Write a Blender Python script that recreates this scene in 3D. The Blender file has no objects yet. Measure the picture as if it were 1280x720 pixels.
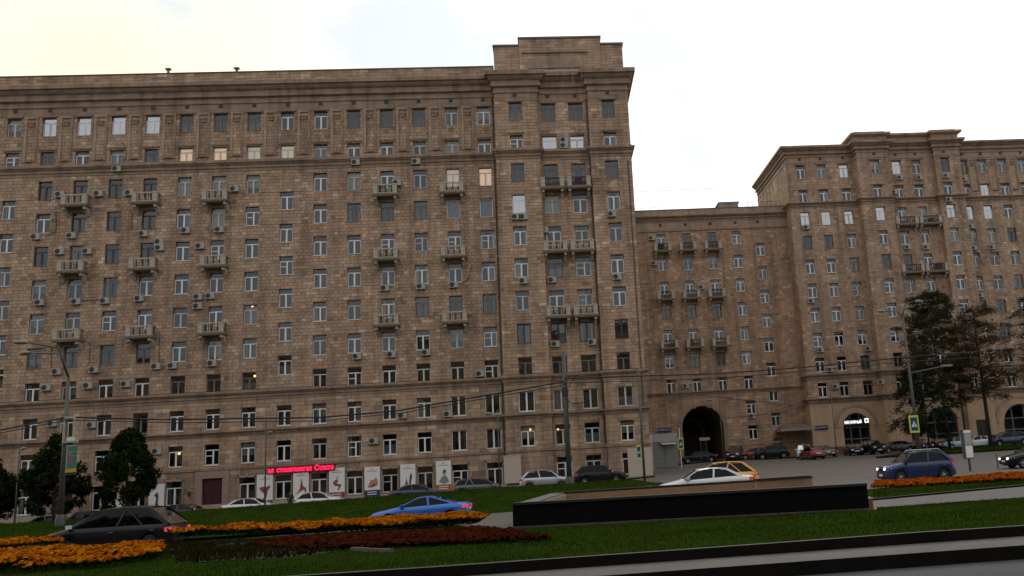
import bpy, bmesh, math, random
import numpy as np
from mathutils import Vector, Matrix, noise
random.seed(7); np.random.seed(7)
sc = bpy.context.scene
COL = sc.collection
R = math.radians

# ------------------------------------------------------------------ camera
F, CX, CY = 1130.0, 781.4, 360.0          # focal length and principal point, in photo pixels (1280 wide)
YAW, PITCH, ROLL, CAMZ = -0.0910846, 0.1933029, -0.0615928, 1.75
def cam_axes():
    cy, sy = math.cos(YAW), math.sin(YAW); cp, sp = math.cos(PITCH), math.sin(PITCH)
    f = Vector((-sy*cp, cy*cp, sp)); r = Vector((cy, sy, 0)); u = r.cross(f)
    cr, sr = math.cos(ROLL), math.sin(ROLL)
    return cr*r + sr*u, -sr*r + cr*u, f
RT, UP, FW = cam_axes()
cd = bpy.data.cameras.new('camera'); cam = bpy.data.objects.new('camera', cd); COL.objects.link(cam)
cd.sensor_width = 36; cd.lens = F/1280*36; cd.shift_x = -(CX-640)/1280
cd.clip_start = 0.1; cd.clip_end = 6000
cam.matrix_world = Matrix(((RT.x, UP.x, -FW.x, 0), (RT.y, UP.y, -FW.y, 0), (RT.z, UP.z, -FW.z, CAMZ), (0, 0, 0, 1)))
sc.camera = cam
def at(px, py, Y):                          # point on the vertical plane at distance Y
    d = FW + RT*((px-CX)/F) - UP*((py-CY)/F)
    return Vector((d.x/d.y*Y, Y, d.z/d.y*Y + CAMZ))
def gp(px, py, z):                          # point on the level plane at height z
    d = FW + RT*((px-CX)/F) - UP*((py-CY)/F)
    k = (z-CAMZ)/d.z
    return Vector((d.x*k, d.y*k, z))

# ------------------------------------------------------------------ sky, sun, exposure
SUN_EL, SUN_AZ = R(24), R(6)                # behind the long block, a little right of its roof corner
SUND = Vector((math.sin(SUN_AZ)*math.cos(SUN_EL), math.cos(SUN_AZ)*math.cos(SUN_EL), math.sin(SUN_EL)))
w = bpy.data.worlds.new('World'); sc.world = w; w.use_nodes = True
nt = w.node_tree; N = nt.nodes; L = nt.links
for n in list(N): N.remove(n)
def nd(t, **k):
    n = N.new(t)
    for a, b in k.items(): setattr(n, a, b)
    return n
out = nd('ShaderNodeOutputWorld'); bg = nd('ShaderNodeBackground'); bg.inputs[1].default_value = 0.1
sky = nd('ShaderNodeTexSky', sky_type='NISHITA', sun_disc=False)
sky.sun_elevation = SUN_EL; sky.sun_rotation = SUN_AZ; sky.air_density = 1.2; sky.dust_density = 0.6
tc = nd('ShaderNodeTexCoord')
dot = nd('ShaderNodeVectorMath', operation='DOT_PRODUCT'); dot.inputs[1].default_value = SUND
L.new(tc.outputs['Generated'], dot.inputs[0])
glow = nd('ShaderNodeMapRange'); glow.inputs[1].default_value = -0.4; glow.inputs[2].default_value = 1.0
glow.inputs[3].default_value = 0.0; glow.inputs[4].default_value = 1.0
L.new(dot.outputs['Value'], glow.inputs[0])
gpow = nd('ShaderNodeMath', operation='POWER'); gpow.inputs[1].default_value = 1.6; L.new(glow.outputs[0], gpow.inputs[0])
cl = nd('ShaderNodeMix', data_type='RGBA')  # veil of cloud: grey away from the sun, brilliant towards it
cl.inputs[6].default_value = (9.2, 9.0, 9.0, 1); cl.inputs[7].default_value = (19, 18.8, 18.6, 1)
L.new(gpow.outputs[0], cl.inputs[0])
mp = nd('ShaderNodeMapping'); mp.inputs['Scale'].default_value = (2.2, 2.2, 4.5); mp.inputs['Location'].default_value = (1.40, 0.9, 0.4)
L.new(tc.outputs['Generated'], mp.inputs[0])
cn = nd('ShaderNodeTexNoise'); cn.inputs['Scale'].default_value = 1.6; cn.inputs['Detail'].default_value = 6
L.new(mp.outputs[0], cn.inputs[0])
cr_ = nd('ShaderNodeMapRange'); cr_.inputs[1].default_value = .38; cr_.inputs[2].default_value = .60; cr_.inputs[3].default_value = .1
L.new(cn.outputs[0], cr_.inputs[0])
# a cream sunset tint on the cloud bank to the left
wd = at(-60, 40, 100) - Vector((0, 0, CAMZ)); wd.normalize()
dw = nd('ShaderNodeVectorMath', operation='DOT_PRODUCT'); dw.inputs[1].default_value = wd
L.new(tc.outputs['Generated'], dw.inputs[0])
wr = nd('ShaderNodeMapRange'); wr.interpolation_type = 'SMOOTHSTEP'; wr.inputs[1].default_value = .86; wr.inputs[2].default_value = 1.0
L.new(dw.outputs['Value'], wr.inputs[0])
warm = nd('ShaderNodeMix', data_type='RGBA', blend_type='MULTIPLY'); warm.inputs[7].default_value = (1.0, .84, .47, 1)
L.new(wr.outputs[0], warm.inputs[0]); L.new(cl.outputs[2], warm.inputs[6])
mx = nd('ShaderNodeMix', data_type='RGBA'); L.new(cr_.outputs[0], mx.inputs[0])
veil = nd('ShaderNodeMix', data_type='RGBA'); veil.inputs[0].default_value = .93; veil.inputs[7].default_value = (8.9, 9.75, 10.6, 1)   # thin high cloud over the open sky
L.new(sky.outputs[0], veil.inputs[6]); gb = nd('ShaderNodeMath', operation='MULTIPLY_ADD'); gb.inputs[1].default_value = .12; gb.inputs[2].default_value = .86; L.new(gpow.outputs[0], gb.inputs[0])
vb = nd('ShaderNodeVectorMath', operation='SCALE'); L.new(veil.outputs[2], vb.inputs[0]); L.new(gb.outputs[0], vb.inputs['Scale']); L.new(vb.outputs[0], mx.inputs[6]); L.new(warm.outputs[2], mx.inputs[7])
L.new(mx.outputs[2], bg.inputs[0]); L.new(bg.outputs[0], out.inputs[0])
sd = bpy.data.lights.new('sun', 'SUN'); sd.energy = 0.5; sd.angle = R(14); sd.color = (1, .93, .82)
so = bpy.data.objects.new('sun', sd); COL.objects.link(so); so.rotation_euler = SUND.to_track_quat('Z', 'Y').to_euler()
so.location = (30, 60, 90)
vs = sc.view_settings; vs.view_transform = 'Standard'; vs.look = 'None'; vs.exposure = -0.05; vs.gamma = 1; vs.use_curve_mapping = False

# ------------------------------------------------------------------ materials
MATS = {}
def mat(name, col, rough=.8, metal=0, var=.0, scale=3.0, bump=0, bscale=None, emit=None, estr=0, tint=False, spec=.5, coat=0, stretch=None, streak=0):
    if name in MATS: return MATS[name]
    m = bpy.data.materials.new(name); m.use_nodes = True; t = m.node_tree; p = t.nodes['Principled BSDF']
    p.inputs['Roughness'].default_value = rough; p.inputs['Metallic'].default_value = metal
    p.inputs['Specular IOR Level'].default_value = spec; p.inputs['Coat Weight'].default_value = coat
    src = None
    if tint:
        a = t.nodes.new('ShaderNodeAttribute'); a.attribute_name = 'tint'; src = a.outputs['Color']
    if var > 0:
        co = t.nodes.new('ShaderNodeTexCoord'); vec = co.outputs['Object']
        if stretch:
            mpn = t.nodes.new('ShaderNodeMapping'); mpn.inputs['Scale'].default_value = stretch
            t.links.new(vec, mpn.inputs[0]); vec = mpn.outputs[0]
        n1 = t.nodes.new('ShaderNodeTexNoise'); n1.inputs['Scale'].default_value = scale; n1.inputs['Detail'].default_value = 7; n1.inputs['Roughness'].default_value = .65
        t.links.new(vec, n1.inputs[0])
        mr = t.nodes.new('ShaderNodeMapRange'); mr.inputs[1].default_value = .3; mr.inputs[2].default_value = .7
        mr.inputs[3].default_value = 1-var; mr.inputs[4].default_value = 1+var
        t.links.new(n1.outputs[0], mr.inputs[0])
        vm = t.nodes.new('ShaderNodeVectorMath'); vm.operation = 'SCALE'; t.links.new(mr.outputs[0], vm.inputs['Scale'])
        if src is None: vm.inputs[0].default_value = col[:3]
        else: t.links.new(src, vm.inputs[0])
        src = vm.outputs[0]
    if streak and src is not None:                             # rain streaks and soot running down the wall
        co3 = t.nodes.new('ShaderNodeTexCoord'); m3 = t.nodes.new('ShaderNodeMapping'); m3.inputs['Scale'].default_value = (1.3, 1.3, .09)
        t.links.new(co3.outputs['Object'], m3.inputs[0]); n3 = t.nodes.new('ShaderNodeTexNoise'); n3.inputs['Scale'].default_value = .8; n3.inputs['Detail'].default_value = 6; n3.inputs['Roughness'].default_value = .7
        t.links.new(m3.outputs[0], n3.inputs[0]); r3 = t.nodes.new('ShaderNodeMapRange'); r3.inputs[1].default_value = .42; r3.inputs[2].default_value = .66; r3.inputs[3].default_value = 1; r3.inputs[4].default_value = 1-streak
        t.links.new(n3.outputs[0], r3.inputs[0]); v3 = t.nodes.new('ShaderNodeVectorMath'); v3.operation = 'SCALE'; t.links.new(src, v3.inputs[0]); t.links.new(r3.outputs[0], v3.inputs['Scale']); src = v3.outputs[0]
    if src is not None: t.links.new(src, p.inputs['Base Color'])
    else: p.inputs['Base Color'].default_value = (*col[:3], 1)
    if bump:
        co2 = t.nodes.new('ShaderNodeTexCoord'); n2 = t.nodes.new('ShaderNodeTexNoise'); n2.inputs['Scale'].default_value = bscale or scale*4; n2.inputs['Detail'].default_value = 5
        t.links.new(co2.outputs['Object'], n2.inputs[0])
        b = t.nodes.new('ShaderNodeBump'); b.inputs['Strength'].default_value = bump; b.inputs['Distance'].default_value = .05
        t.links.new(n2.outputs[0], b.inputs['Height']); t.links.new(b.outputs[0], p.inputs['Normal'])
    if emit:
        p.inputs['Emission Color'].default_value = (*emit, 1); p.inputs['Emission Strength'].default_value = estr
    MATS[name] = m; return m
def glass_mat(name, tintc=(.75, .8, .82), rough=.02, ior=1.55, opac=.25, gcol=(.95, .97, 1)):
    m = bpy.data.materials.new(name); m.use_nodes = True; t = m.node_tree
    for n in list(t.nodes): t.nodes.remove(n)
    o = t.nodes.new('ShaderNodeOutputMaterial'); g = t.nodes.new('ShaderNodeBsdfGlossy'); g.inputs['Roughness'].default_value = rough; g.inputs['Color'].default_value = (*gcol, 1)
    tr = t.nodes.new('ShaderNodeBsdfTransparent'); tr.inputs[0].default_value = (*tintc, 1)
    fr = t.nodes.new('ShaderNodeFresnel'); fr.inputs[0].default_value = ior
    ad = t.nodes.new('ShaderNodeMath'); ad.operation = 'ADD'; ad.inputs[1].default_value = opac; ad.use_clamp = True
    t.links.new(fr.outputs[0], ad.inputs[0])
    co = t.nodes.new('ShaderNodeTexCoord'); n2 = t.nodes.new('ShaderNodeTexNoise'); n2.inputs['Scale'].default_value = 1.3
    t.links.new(co.outputs['Object'], n2.inputs[0])
    b = t.nodes.new('ShaderNodeBump'); b.inputs['Strength'].default_value = .05; b.inputs['Distance'].default_value = .05
    t.links.new(n2.outputs[0], b.inputs['Height']); t.links.new(b.outputs[0], g.inputs['Normal'])
    ms = t.nodes.new('ShaderNodeMixShader'); t.links.new(ad.outputs[0], ms.inputs[0]); t.links.new(tr.outputs[0], ms.inputs[1]); t.links.new(g.outputs[0], ms.inputs[2])
    t.links.new(ms.outputs[0], o.inputs[0]); MATS[name] = m; return m
STONE = mat('stone_tile', (.3, .22, .16), .85, var=.22, scale=.35, bump=.35, bscale=14, tint=True, streak=.42)
MORTAR = mat('wall_backing', (.12, .078, .046), .9, var=.2, scale=1.5)
TRIM = mat('cornice_stone', (.30, .205, .138), .85, var=.25, scale=1.2, bump=.2, stretch=(.5, .5, 3), streak=.45)
TRIM2 = mat('attic_stone', (.34, .24, .165), .85, var=.25, scale=1.0, bump=.2, streak=.35)
STUCCO = mat('beige_stucco', (.46, .31, .19), .85, var=.15, scale=.6, bump=.1, streak=.25)
PLINTH = mat('plinth_stone', (.36, .29, .23), .8, var=.15, scale=1)
REDPLINTH = mat('red_plinth', (.12, .04, .03), .6, var=.2, scale=2)
TRIMX = None
ROOF = mat('roof_tin', (.12, .1, .09), .6, var=.2, scale=1)
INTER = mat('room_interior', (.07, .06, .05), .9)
PVC = mat('white_pvc', (.74, .75, .74), .4)
PVC2 = mat('greyed_pvc', (.5, .5, .47), .5)
BROWN = mat('brown_wood', (.045, .025, .017), .5, var=.2, scale=6)
DARKF = mat('grey_green_wood', (.13, .13, .115), .6, var=.2, scale=6)
SILL = mat('sill_metal', (.42, .41, .38), .5)
GLASS = glass_mat('window_glass', opac=.03)
GLASSB = glass_mat('sky_reflecting_glass', (.62, .66, .7), opac=.36)
DKGLASS = glass_mat('car_glass', (.02, .024, .028), ior=1.45, opac=.0, gcol=(.5, .53, .56))
CURT = {'white': mat('curtain_white', (.78, .8, .83), .9), 'cream': mat('curtain_cream', (.6, .5, .36), .9), 'grey': mat('curtain_grey', (.35, .36, .36), .9),
        'brown': mat('curtain_brown', (.14, .09, .06), .9), 'green': mat('curtain_green', (.2, .24, .16), .9), 'lit': mat('curtain_mirrored_glow', (.7, .5, .3), .9, emit=(1, .68, .42), estr=.5),
        'glow_pale': mat('curtain_mirrored_glow_pale', (.75, .65, .5), .9, emit=(1, .8, .62), estr=.28)}  # lit curtains glow to stand in for bright sky mirrored in the panes
PALEST = mat('balcony_stone', (.42, .36, .28), .85, var=.3, scale=4, bump=.2)
RAILM = mat('rail_metal', (.035, .03, .028), .6)
SLABM = mat('balcony_slab', (.20, .155, .11), .9, var=.3, scale=3)
ACW = mat('ac_casing', (.34, .32, .28), .5, var=.12, scale=5); ACD = mat('ac_grille', (.02, .02, .02), .6)
ASPH = mat('asphalt', (.098, .080, .065), .75, var=.18, scale=.5, bump=.2, bscale=60)
ASPHN = mat('asphalt_near', (.032, .032, .031), .8, var=.3, scale=.7, bump=.25, bscale=80)
PAVE = mat('pale_paving', (.075, .061, .05), .8, var=.3, scale=1.5, bump=.1)
WALKM = mat('sidewalk', (.11, .095, .08), .8, var=.15, scale=1)
KERB = mat('kerb_granite', (.10, .088, .076), .8, var=.2, scale=6, spec=.2); KERB_SHADE = mat('kerb_face_shade', (.009, .008, .007), .9, var=.3, scale=2, spec=.1)  # near-black kerb sides: their backlit shade is put into the colour
SOIL = mat('soil', (.016, .012, .007), .95, var=.35, scale=5, bump=.5)
GRASSB = mat('turf', (.018, .033, .004), 1, var=.3, scale=.9, bump=.4, spec=0)
BLADE = mat('grass_blade', (.024, .05, .005), 1, tint=True, spec=0)
BLACKGR = mat('black_granite', (.0035, .004, .0035), .75, var=.2, scale=3, spec=.08)
BEIGE = mat('pit_lining', (.26, .155, .075), .7, var=.15, scale=2)
POLE = mat('galvanised_steel', (.085, .08, .07), .55, metal=.3, var=.15, scale=3)
LAMPW = mat('lamp_shell', (.2, .19, .17), .5)
WIRE = mat('cable_rubber', (.012, .012, .012), .7)
BARK = mat('bark', (.035, .025, .018), .9, var=.3, scale=8)
LEAF = mat('linden_leaf', (.02, .04, .01), .9, tint=True, spec=.05)
TYRE = mat('tyre', (.012, .012, .012), .85); RIM = mat('alloy', (.35, .35, .36), .35, metal=.8)
UNDER = mat('underbody', (.008, .008, .008), .9)
TAIL = mat('tail_lamp', (.35, .01, .01), .3, emit=(1, .1, .06), estr=.12); HEADL = mat('head_lamp', (.75, .77, .8), .15)
HEADON = mat('head_lamp_lit', (.9, .9, .85), .2, emit=(1, .95, .8), estr=3.0); TAILON = mat('brake_lamp_lit', (.5, .02, .02), .3, emit=(1, .12, .12), estr=.5)
CHROME = mat('chrome', (.5, .5, .5), .2, metal=.9); PLATE = mat('plate', (.7, .7, .7), .5)

# ------------------------------------------------------------------ mesh helpers
class MB:
    def __init__(s): s.v = []; s.f = []; s.m = []; s.mats = []
    def mi(s, m):
        if m not in s.mats: s.mats.append(m)
        return s.mats.index(m)
    def poly(s, pts, m):
        b = len(s.v); s.v += [tuple(p) for p in pts]; s.f.append(tuple(range(b, b+len(pts)))); s.m.append(s.mi(m))
    def box(s, x0, x1, y0, y1, z0, z1, m):
        b = len(s.v); k = s.mi(m)
        s.v += [(x0, y0, z0), (x1, y0, z0), (x1, y1, z0), (x0, y1, z0), (x0, y0, z1), (x1, y0, z1), (x1, y1, z1), (x0, y1, z1)]
        for q in ((0, 3, 2, 1), (4, 5, 6, 7), (0, 1, 5, 4), (1, 2, 6, 5), (2, 3, 7, 6), (3, 0, 4, 7)):
            s.f.append(tuple(b+i for i in q)); s.m.append(k)
    def tube(s, pts, r, m, n=7, cap=True):
        pts = [Vector(p) for p in pts]; rs = r if isinstance(r, (list, tuple)) else [r]*len(pts)
        k = s.mi(m); rings = []
        for i, p in enumerate(pts):
            d = (pts[min(i+1, len(pts)-1)] - pts[max(i-1, 0)]).normalized()
            a = d.cross(Vector((0, 0, 1)) if abs(d.z) < .95 else Vector((1, 0, 0))).normalized(); c = d.cross(a)
            b = len(s.v)
            for j in range(n):
                t = 2*math.pi*j/n; s.v.append(tuple(p + (a*math.cos(t) + c*math.sin(t))*rs[i]))
            rings.append(b)
        for a, b in zip(rings, rings[1:]):
            for j in range(n):
                s.f.append((a+j, a+(j+1) % n, b+(j+1) % n, b+j)); s.m.append(k)
        if cap:
            s.f.append(tuple(rings[0]+j for j in range(n))); s.m.append(k)
            s.f.append(tuple(rings[-1]+n-1-j for j in range(n))); s.m.append(k)
    def lathe(s, prof, m, axis='z', c=(0, 0, 0), n=16):   # prof: (radius, height)
        k = s.mi(m); rings = []
        for r, h in prof:
            b = len(s.v)
            for j in range(n):
                t = 2*math.pi*j/n; p = (r*math.cos(t), r*math.sin(t), h)
                if axis == 'y': p = (p[0], h, p[1])
                if axis == 'x': p = (h, p[0], p[1])
                s.v.append((c[0]+p[0], c[1]+p[1], c[2]+p[2]))
            rings.append(b)
        for a, b in zip(rings, rings[1:]):
            for j in range(n): s.f.append((a+j, a+(j+1) % n, b+(j+1) % n, b+j)); s.m.append(k)
    def mesh(s, name, smooth=False):
        me = bpy.data.meshes.new(name); me.from_pydata(s.v, [], s.f)
        for m in s.mats: me.materials.append(m)
        me.polygons.foreach_set('material_index', s.m)
        if smooth: me.polygons.foreach_set('use_smooth', [True]*len(s.f))
        me.update(); return me
    def build(s, name, parent=None, loc=(0, 0, 0), smooth=False, fix=True):
        me = s.mesh(name, smooth)
        if fix:
            bm = bmesh.new(); bm.from_mesh(me); bmesh.ops.recalc_face_normals(bm, faces=bm.faces); bm.to_mesh(me); bm.free()
        return link(name, me, parent, loc)
def link(name, me, parent=None, loc=(0, 0, 0), rz=0):
    o = bpy.data.objects.new(name, me); COL.objects.link(o); o.location = loc; o.rotation_euler.z = rz
    if parent: o.parent = parent
    return o
def tag(o, label, cat, group=None):
    o['label'] = label; o['category'] = cat
    if group: o['group'] = group
    return o
def thing(name, label, cat, loc=(0, 0, 0), rz=0, group=None):
    o = link(name, None, None, loc, rz); o.empty_display_size = .3
    return tag(o, label, cat, group)
def struct(o, kind='structure'): o['kind'] = kind; return o
def copy_tree(o, parent=None):
    c = o.copy(); COL.objects.link(c); c.parent = parent
    for ch in o.children: copy_tree(ch, c)
    return c
def text_mesh(txt, size, m, extrude=.01, bold=0.0):
    cu = bpy.data.curves.new('lettering', 'FONT'); cu.body = txt; cu.size = size; cu.extrude = extrude; cu.align_x = 'CENTER'; cu.align_y = 'CENTER'; cu.offset = bold; cu.resolution_u = 2
    o = bpy.data.objects.new('lettering', cu); COL.objects.link(o)
    me = bpy.data.meshes.new_from_object(o.evaluated_get(bpy.context.evaluated_depsgraph_get()))
    bpy.data.objects.remove(o); bpy.data.curves.remove(cu); me.materials.clear(); me.materials.append(m); me.name = 'lettering'
    me.transform(Matrix.Rotation(R(90), 4, 'X')); return me

# ------------------------------------------------------------------ terrain
AX = [-400, -60, -43, -25, -17, -9, -4, 2, 6, 10, 20, 30, 60, 400]; AV = [-2.2, -2.1, -1.9, -1.0, -.6, -.25, .05, .35, .75, 1.1, 1.5, 1.3, 1.3, 1.3]
def terr(x, y):
    t = min(max((y-55)/55, 0), 1.25); z = float(np.interp(x, AX, AV))*t
    if x < 5 and 31 < y < 66:                                  # the inner road lies a little lower on the left
        k = min((5-x)/8, 1)*min((y-31)/4, 1)*min((66-y)/16, 1); z -= .47*k*k*(3-2*k)
    return z
def grid_sheet(name, xs, ys, zf, m, kind='structure'):
    v = [(x, y, zf(x, y)) for y in ys for x in xs]; n = len(xs)
    f = [(j*n+i, j*n+i+1, (j+1)*n+i+1, (j+1)*n+i) for j in range(len(ys)-1) for i in range(n-1)]
    me = bpy.data.meshes.new(name); me.from_pydata(v, [], f); me.materials.append(m); me.polygons.foreach_set('use_smooth', [True]*len(f))
    return struct(link(name, me), kind)
xs = [-2500, -600, -200, -120] + list(np.arange(-90, 121, 3)) + [180, 400, 900, 2500]
ys = [-1500, -300, -80, -20] + list(np.arange(-8, 139, 3)) + [180, 400, 900, 2500]
grid_sheet('road', [float(a) for a in xs], [float(a) for a in ys], terr, ASPH)
struct(link('avenue_lane', (lambda b: (b.poly([(-200, -20, .004), (200, -20, .004), (200, 13.6, .004), (-200, 13.6, .004)], ASPHN), b.mesh('avenue_lane'))[1])(MB())))

def inside(p, poly):
    x, y = p; c = False
    for i in range(len(poly)):
        x1, y1 = poly[i]; x2, y2 = poly[i-1]
        if (y1 > y) != (y2 > y) and x < (x2-x1)*(y-y1)/(y2-y1)+x1: c = not c
    return c
def patch(name, poly, zf, m, step=1.0, kerb=None, kw=.15, kb=0.0, kmat=None):
    """a flat-lying area: triangulated and draped over zf, with a kerb round it when asked"""
    bm = bmesh.new(); bm.faces.new([bm.verts.new((x, y, 0)) for x, y in poly])
    x0, x1 = min(p[0] for p in poly), max(p[0] for p in poly); y0, y1 = min(p[1] for p in poly), max(p[1] for p in poly)
    for k in np.arange(x0+step, x1, step): bmesh.ops.bisect_plane(bm, geom=bm.verts[:]+bm.edges[:]+bm.faces[:], plane_co=(k, 0, 0), plane_no=(1, 0, 0))
    for k in np.arange(y0+step, y1, step): bmesh.ops.bisect_plane(bm, geom=bm.verts[:]+bm.edges[:]+bm.faces[:], plane_co=(0, k, 0), plane_no=(0, 1, 0))
    for v in bm.verts: v.co.z = zf(v.co.x, v.co.y)
    for f in bm.faces:
        f.smooth = True
        if f.normal.z < 0: f.normal_flip()
    bm.normal_update()
    for f in bm.faces:
        if f.normal.z < 0: f.normal_flip()
    me = bpy.data.meshes.new(name); bm.to_mesh(me); bm.free(); me.materials.append(m)
    o = struct(link(name, me))
    if kerb:
        km = kmat or KERB
        for a, b in kerb:
            A, B = Vector((*a, 0)), Vector((*b, 0)); d = (B-A).normalized(); nn = Vector((d.y, -d.x, 0)); n = max(1, int((B-A).length/2.0))
            mb = MB(); k = mb.mi(km)
            for i in range(n):                                     # separate kerb stones with open joints
                p, q = A + d*((B-A).length*i/n + .001), A + d*((B-A).length*(i+1)/n - .001)
                zp, zq = zf(p.x, p.y) + .012 + 0, zf(q.x, q.y) + .012
                base = len(mb.v); kd = mb.mi(KERB_SHADE)
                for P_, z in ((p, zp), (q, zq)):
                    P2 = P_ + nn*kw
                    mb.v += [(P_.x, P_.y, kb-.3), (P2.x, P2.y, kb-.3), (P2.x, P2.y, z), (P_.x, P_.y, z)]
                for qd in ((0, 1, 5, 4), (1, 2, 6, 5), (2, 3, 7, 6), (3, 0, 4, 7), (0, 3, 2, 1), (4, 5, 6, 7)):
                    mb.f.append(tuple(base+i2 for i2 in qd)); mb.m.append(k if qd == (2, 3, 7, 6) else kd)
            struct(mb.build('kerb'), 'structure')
    return o
def blades(name, poly, zf, n, h, wd, cols, m=None, lean=.35, tri=True):
    pts = []; x0, x1 = min(p[0] for p in poly), max(p[0] for p in poly); y0, y1 = min(p[1] for p in poly), max(p[1] for p in poly)
    while len(pts) < n:
        p = (random.uniform(x0, x1), random.uniform(y0, y1))
        if inside(p, poly): pts.append(p)
    v = []; f = []; c = []
    for x, y in pts:
        z = zf(x, y); a = random.uniform(0, 6.283); hh = h*random.uniform(.5, 1.3); ww = wd*random.uniform(.6, 1.3)
        dx, dy = math.cos(a)*ww, math.sin(a)*ww; lx, ly = random.uniform(-lean, lean)*hh, random.uniform(-lean, lean)*hh
        b = len(v); v += [(x-dx, y-dy, z-.01), (x+dx, y+dy, z-.01), (x+lx, y+ly, z+hh)]; f.append((b, b+1, b+2))
        k = random.choice(cols); s = random.uniform(.75, 1.25)*(1+.55*noise.noise(Vector((x*.45, y*.7, 9)))); c += [(k[0]*s*(1+.35*noise.noise(Vector((x*.2, y*.4, 3)))), k[1]*s, k[2]*s, 1)]*3
    return tinted(name, v, f, c, m or BLADE)
def tinted(name, v, f, c, m):
    me = bpy.data.meshes.new(name); me.from_pydata(v, [], f); me.materials.append(m)
    ca = me.color_attributes.new('tint', 'FLOAT_COLOR', 'CORNER'); ca.data.foreach_set('color', np.array(c, dtype=np.float32).ravel())
    o = link(name, me); o['kind'] = 'stuff'; return o

# near pavement strip and lawn
def zs_strip(x, y): return .19
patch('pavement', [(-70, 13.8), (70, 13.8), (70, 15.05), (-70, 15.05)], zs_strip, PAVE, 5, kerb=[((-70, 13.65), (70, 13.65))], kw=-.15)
# sunken dark gutter face between pavement and lawn is the lawn kerb itself
PIT = [Vector((-1.05, 24.0)), Vector((7.55, 21.8)), Vector((9.3, 32.6)), Vector((-.1, 33.0))]
def zlawn(x, y):
    k = min(max((y-22)/9.5, 0), 1) if x < -1.5 else 0
    return .345 - .2*k + .03*noise.noise(Vector((x*.4, y*.4, 0)))
LAWN = [(-60, 15.22), (60, 15.22), (60, 24.6), (8.0, 22.5), (7.6, 21.55), (-1.2, 23.75), (-3.2, 23.9), (-2.2, 27.5), (-2.4, 29.5), (-3.5, 31), (-15, 32), (-60, 33.5)]
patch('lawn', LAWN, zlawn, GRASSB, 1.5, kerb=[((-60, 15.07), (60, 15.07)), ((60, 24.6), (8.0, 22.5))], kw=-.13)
GC = [(.026, .047, .004), (.034, .056, .006), (.019, .036, .003), (.045, .058, .010)]
lv = [(-16, 15.3), (16, 15.3), (20, 23.2), (8.0, 22.5), (7.6, 21.55), (-1.2, 23.75), (-3.2, 23.9), (-2.4, 29.5), (-3.5, 31), (-20, 31.8)]
blades('grass', lv, zlawn, 90000, .045, .011, GC)
# apron of pale slabs left of the subway parapet, drawn as a pavement
patch('pavement', [(-3.2, 23.9), (-1.25, 23.75), (-.2, 33.2), (-2.2, 33.2), (-2.2, 27.5)], lambda x, y: .37, PAVE, 2)
# slip road and verge on the right
patch('slip_road', [(8.1, 22.62), (60, 24.75), (60, 47), (17, 31.9), (10.1, 29.2), (9.2, 31.5), (7.7, 22.7)], lambda x, y: .15, mat('slip_asphalt', (.085, .073, .062), .8, var=.15, scale=.8, bump=.15, bscale=50), 3)
VERGE = [(10.3, 29.5), (17, 32.2), (60, 47.3), (60, 53), (21, 40.2), (12.6, 36.6), (11, 33)]
zv = lambda x, y: .2
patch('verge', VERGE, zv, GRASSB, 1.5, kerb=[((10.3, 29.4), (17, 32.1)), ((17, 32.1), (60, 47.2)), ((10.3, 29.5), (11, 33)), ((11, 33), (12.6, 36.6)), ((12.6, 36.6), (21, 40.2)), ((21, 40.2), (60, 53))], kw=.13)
blades('grass', [(10.5, 29.7), (17, 32.4), (32, 37.6), (32, 43), (21, 40), (12.8, 36.4)], zv, 9000, .09, .014, GC)
# grassy bank before the long block
MX = [-80, -34, -20, -5, 6, 12]; MH = [.4, .44, .57, .76, .78, .6]
def zmound(x, y):
    a = min(max((y-44.2)/15, 0), 1); b = min(max((73.5-y)/11, 0), 1); e = min(max((8.6-x)/4, 0), 1)
    s = lambda k: k*k*(3-2*k)
    t0 = max(terr(x, y), -.4) + .05; return t0 + (float(np.interp(x, MX, MH)) - t0)*s(a)*s(b)*s(e) + .03*noise.noise(Vector((x*.3, y*.3, 4)))*s(a)*s(b)
MOUND = [(-90, 46), (-25, 44.6), (-15, 44.2), (0, 46.5), (5, 52), (8.4, 62), (8.2, 69), (4, 73.4), (-90, 73.4)]
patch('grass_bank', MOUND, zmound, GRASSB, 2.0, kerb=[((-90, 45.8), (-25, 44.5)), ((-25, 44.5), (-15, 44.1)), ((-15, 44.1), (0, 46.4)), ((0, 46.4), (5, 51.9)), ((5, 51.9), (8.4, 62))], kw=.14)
blades('grass', [(-38, 45.2), (-15, 44.5), (0, 47), (4.6, 52), (8, 62), (8, 69), (4, 73), (-45, 73)], zmound, 50000, .09, .022, GC)
# pavement at the foot of the long block; lawn before the right-hand block
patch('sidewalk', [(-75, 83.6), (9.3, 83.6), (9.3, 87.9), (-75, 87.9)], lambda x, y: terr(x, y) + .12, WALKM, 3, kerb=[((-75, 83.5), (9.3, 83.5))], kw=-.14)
CL = [(33.5, 93), (36, 91), (110, 91), (110, 105.5), (46, 105.5), (40, 101)]
patch('lawn', CL, lambda x, y: terr(x, y)+.16, GRASSB, 2.5, kerb=[((33.5, 93), (36, 91)), ((36, 91), (110, 91)), ((33.5, 93), (40, 101))], kw=.14)
blades('grass', [(36, 91.3), (75, 91.3), (75, 105), (46, 105)], lambda x, y: terr(x, y)+.16, 16000, .16, .04, GC)
patch('sidewalk', [(24, 116.9), (10, 116.9), (10, 113), (33.2, 113), (33.2, 116.9)], lambda x, y: terr(x, y)+.12, WALKM, 4, kerb=[((10, 112.9), (33.2, 112.9))], kw=-.14)

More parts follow.
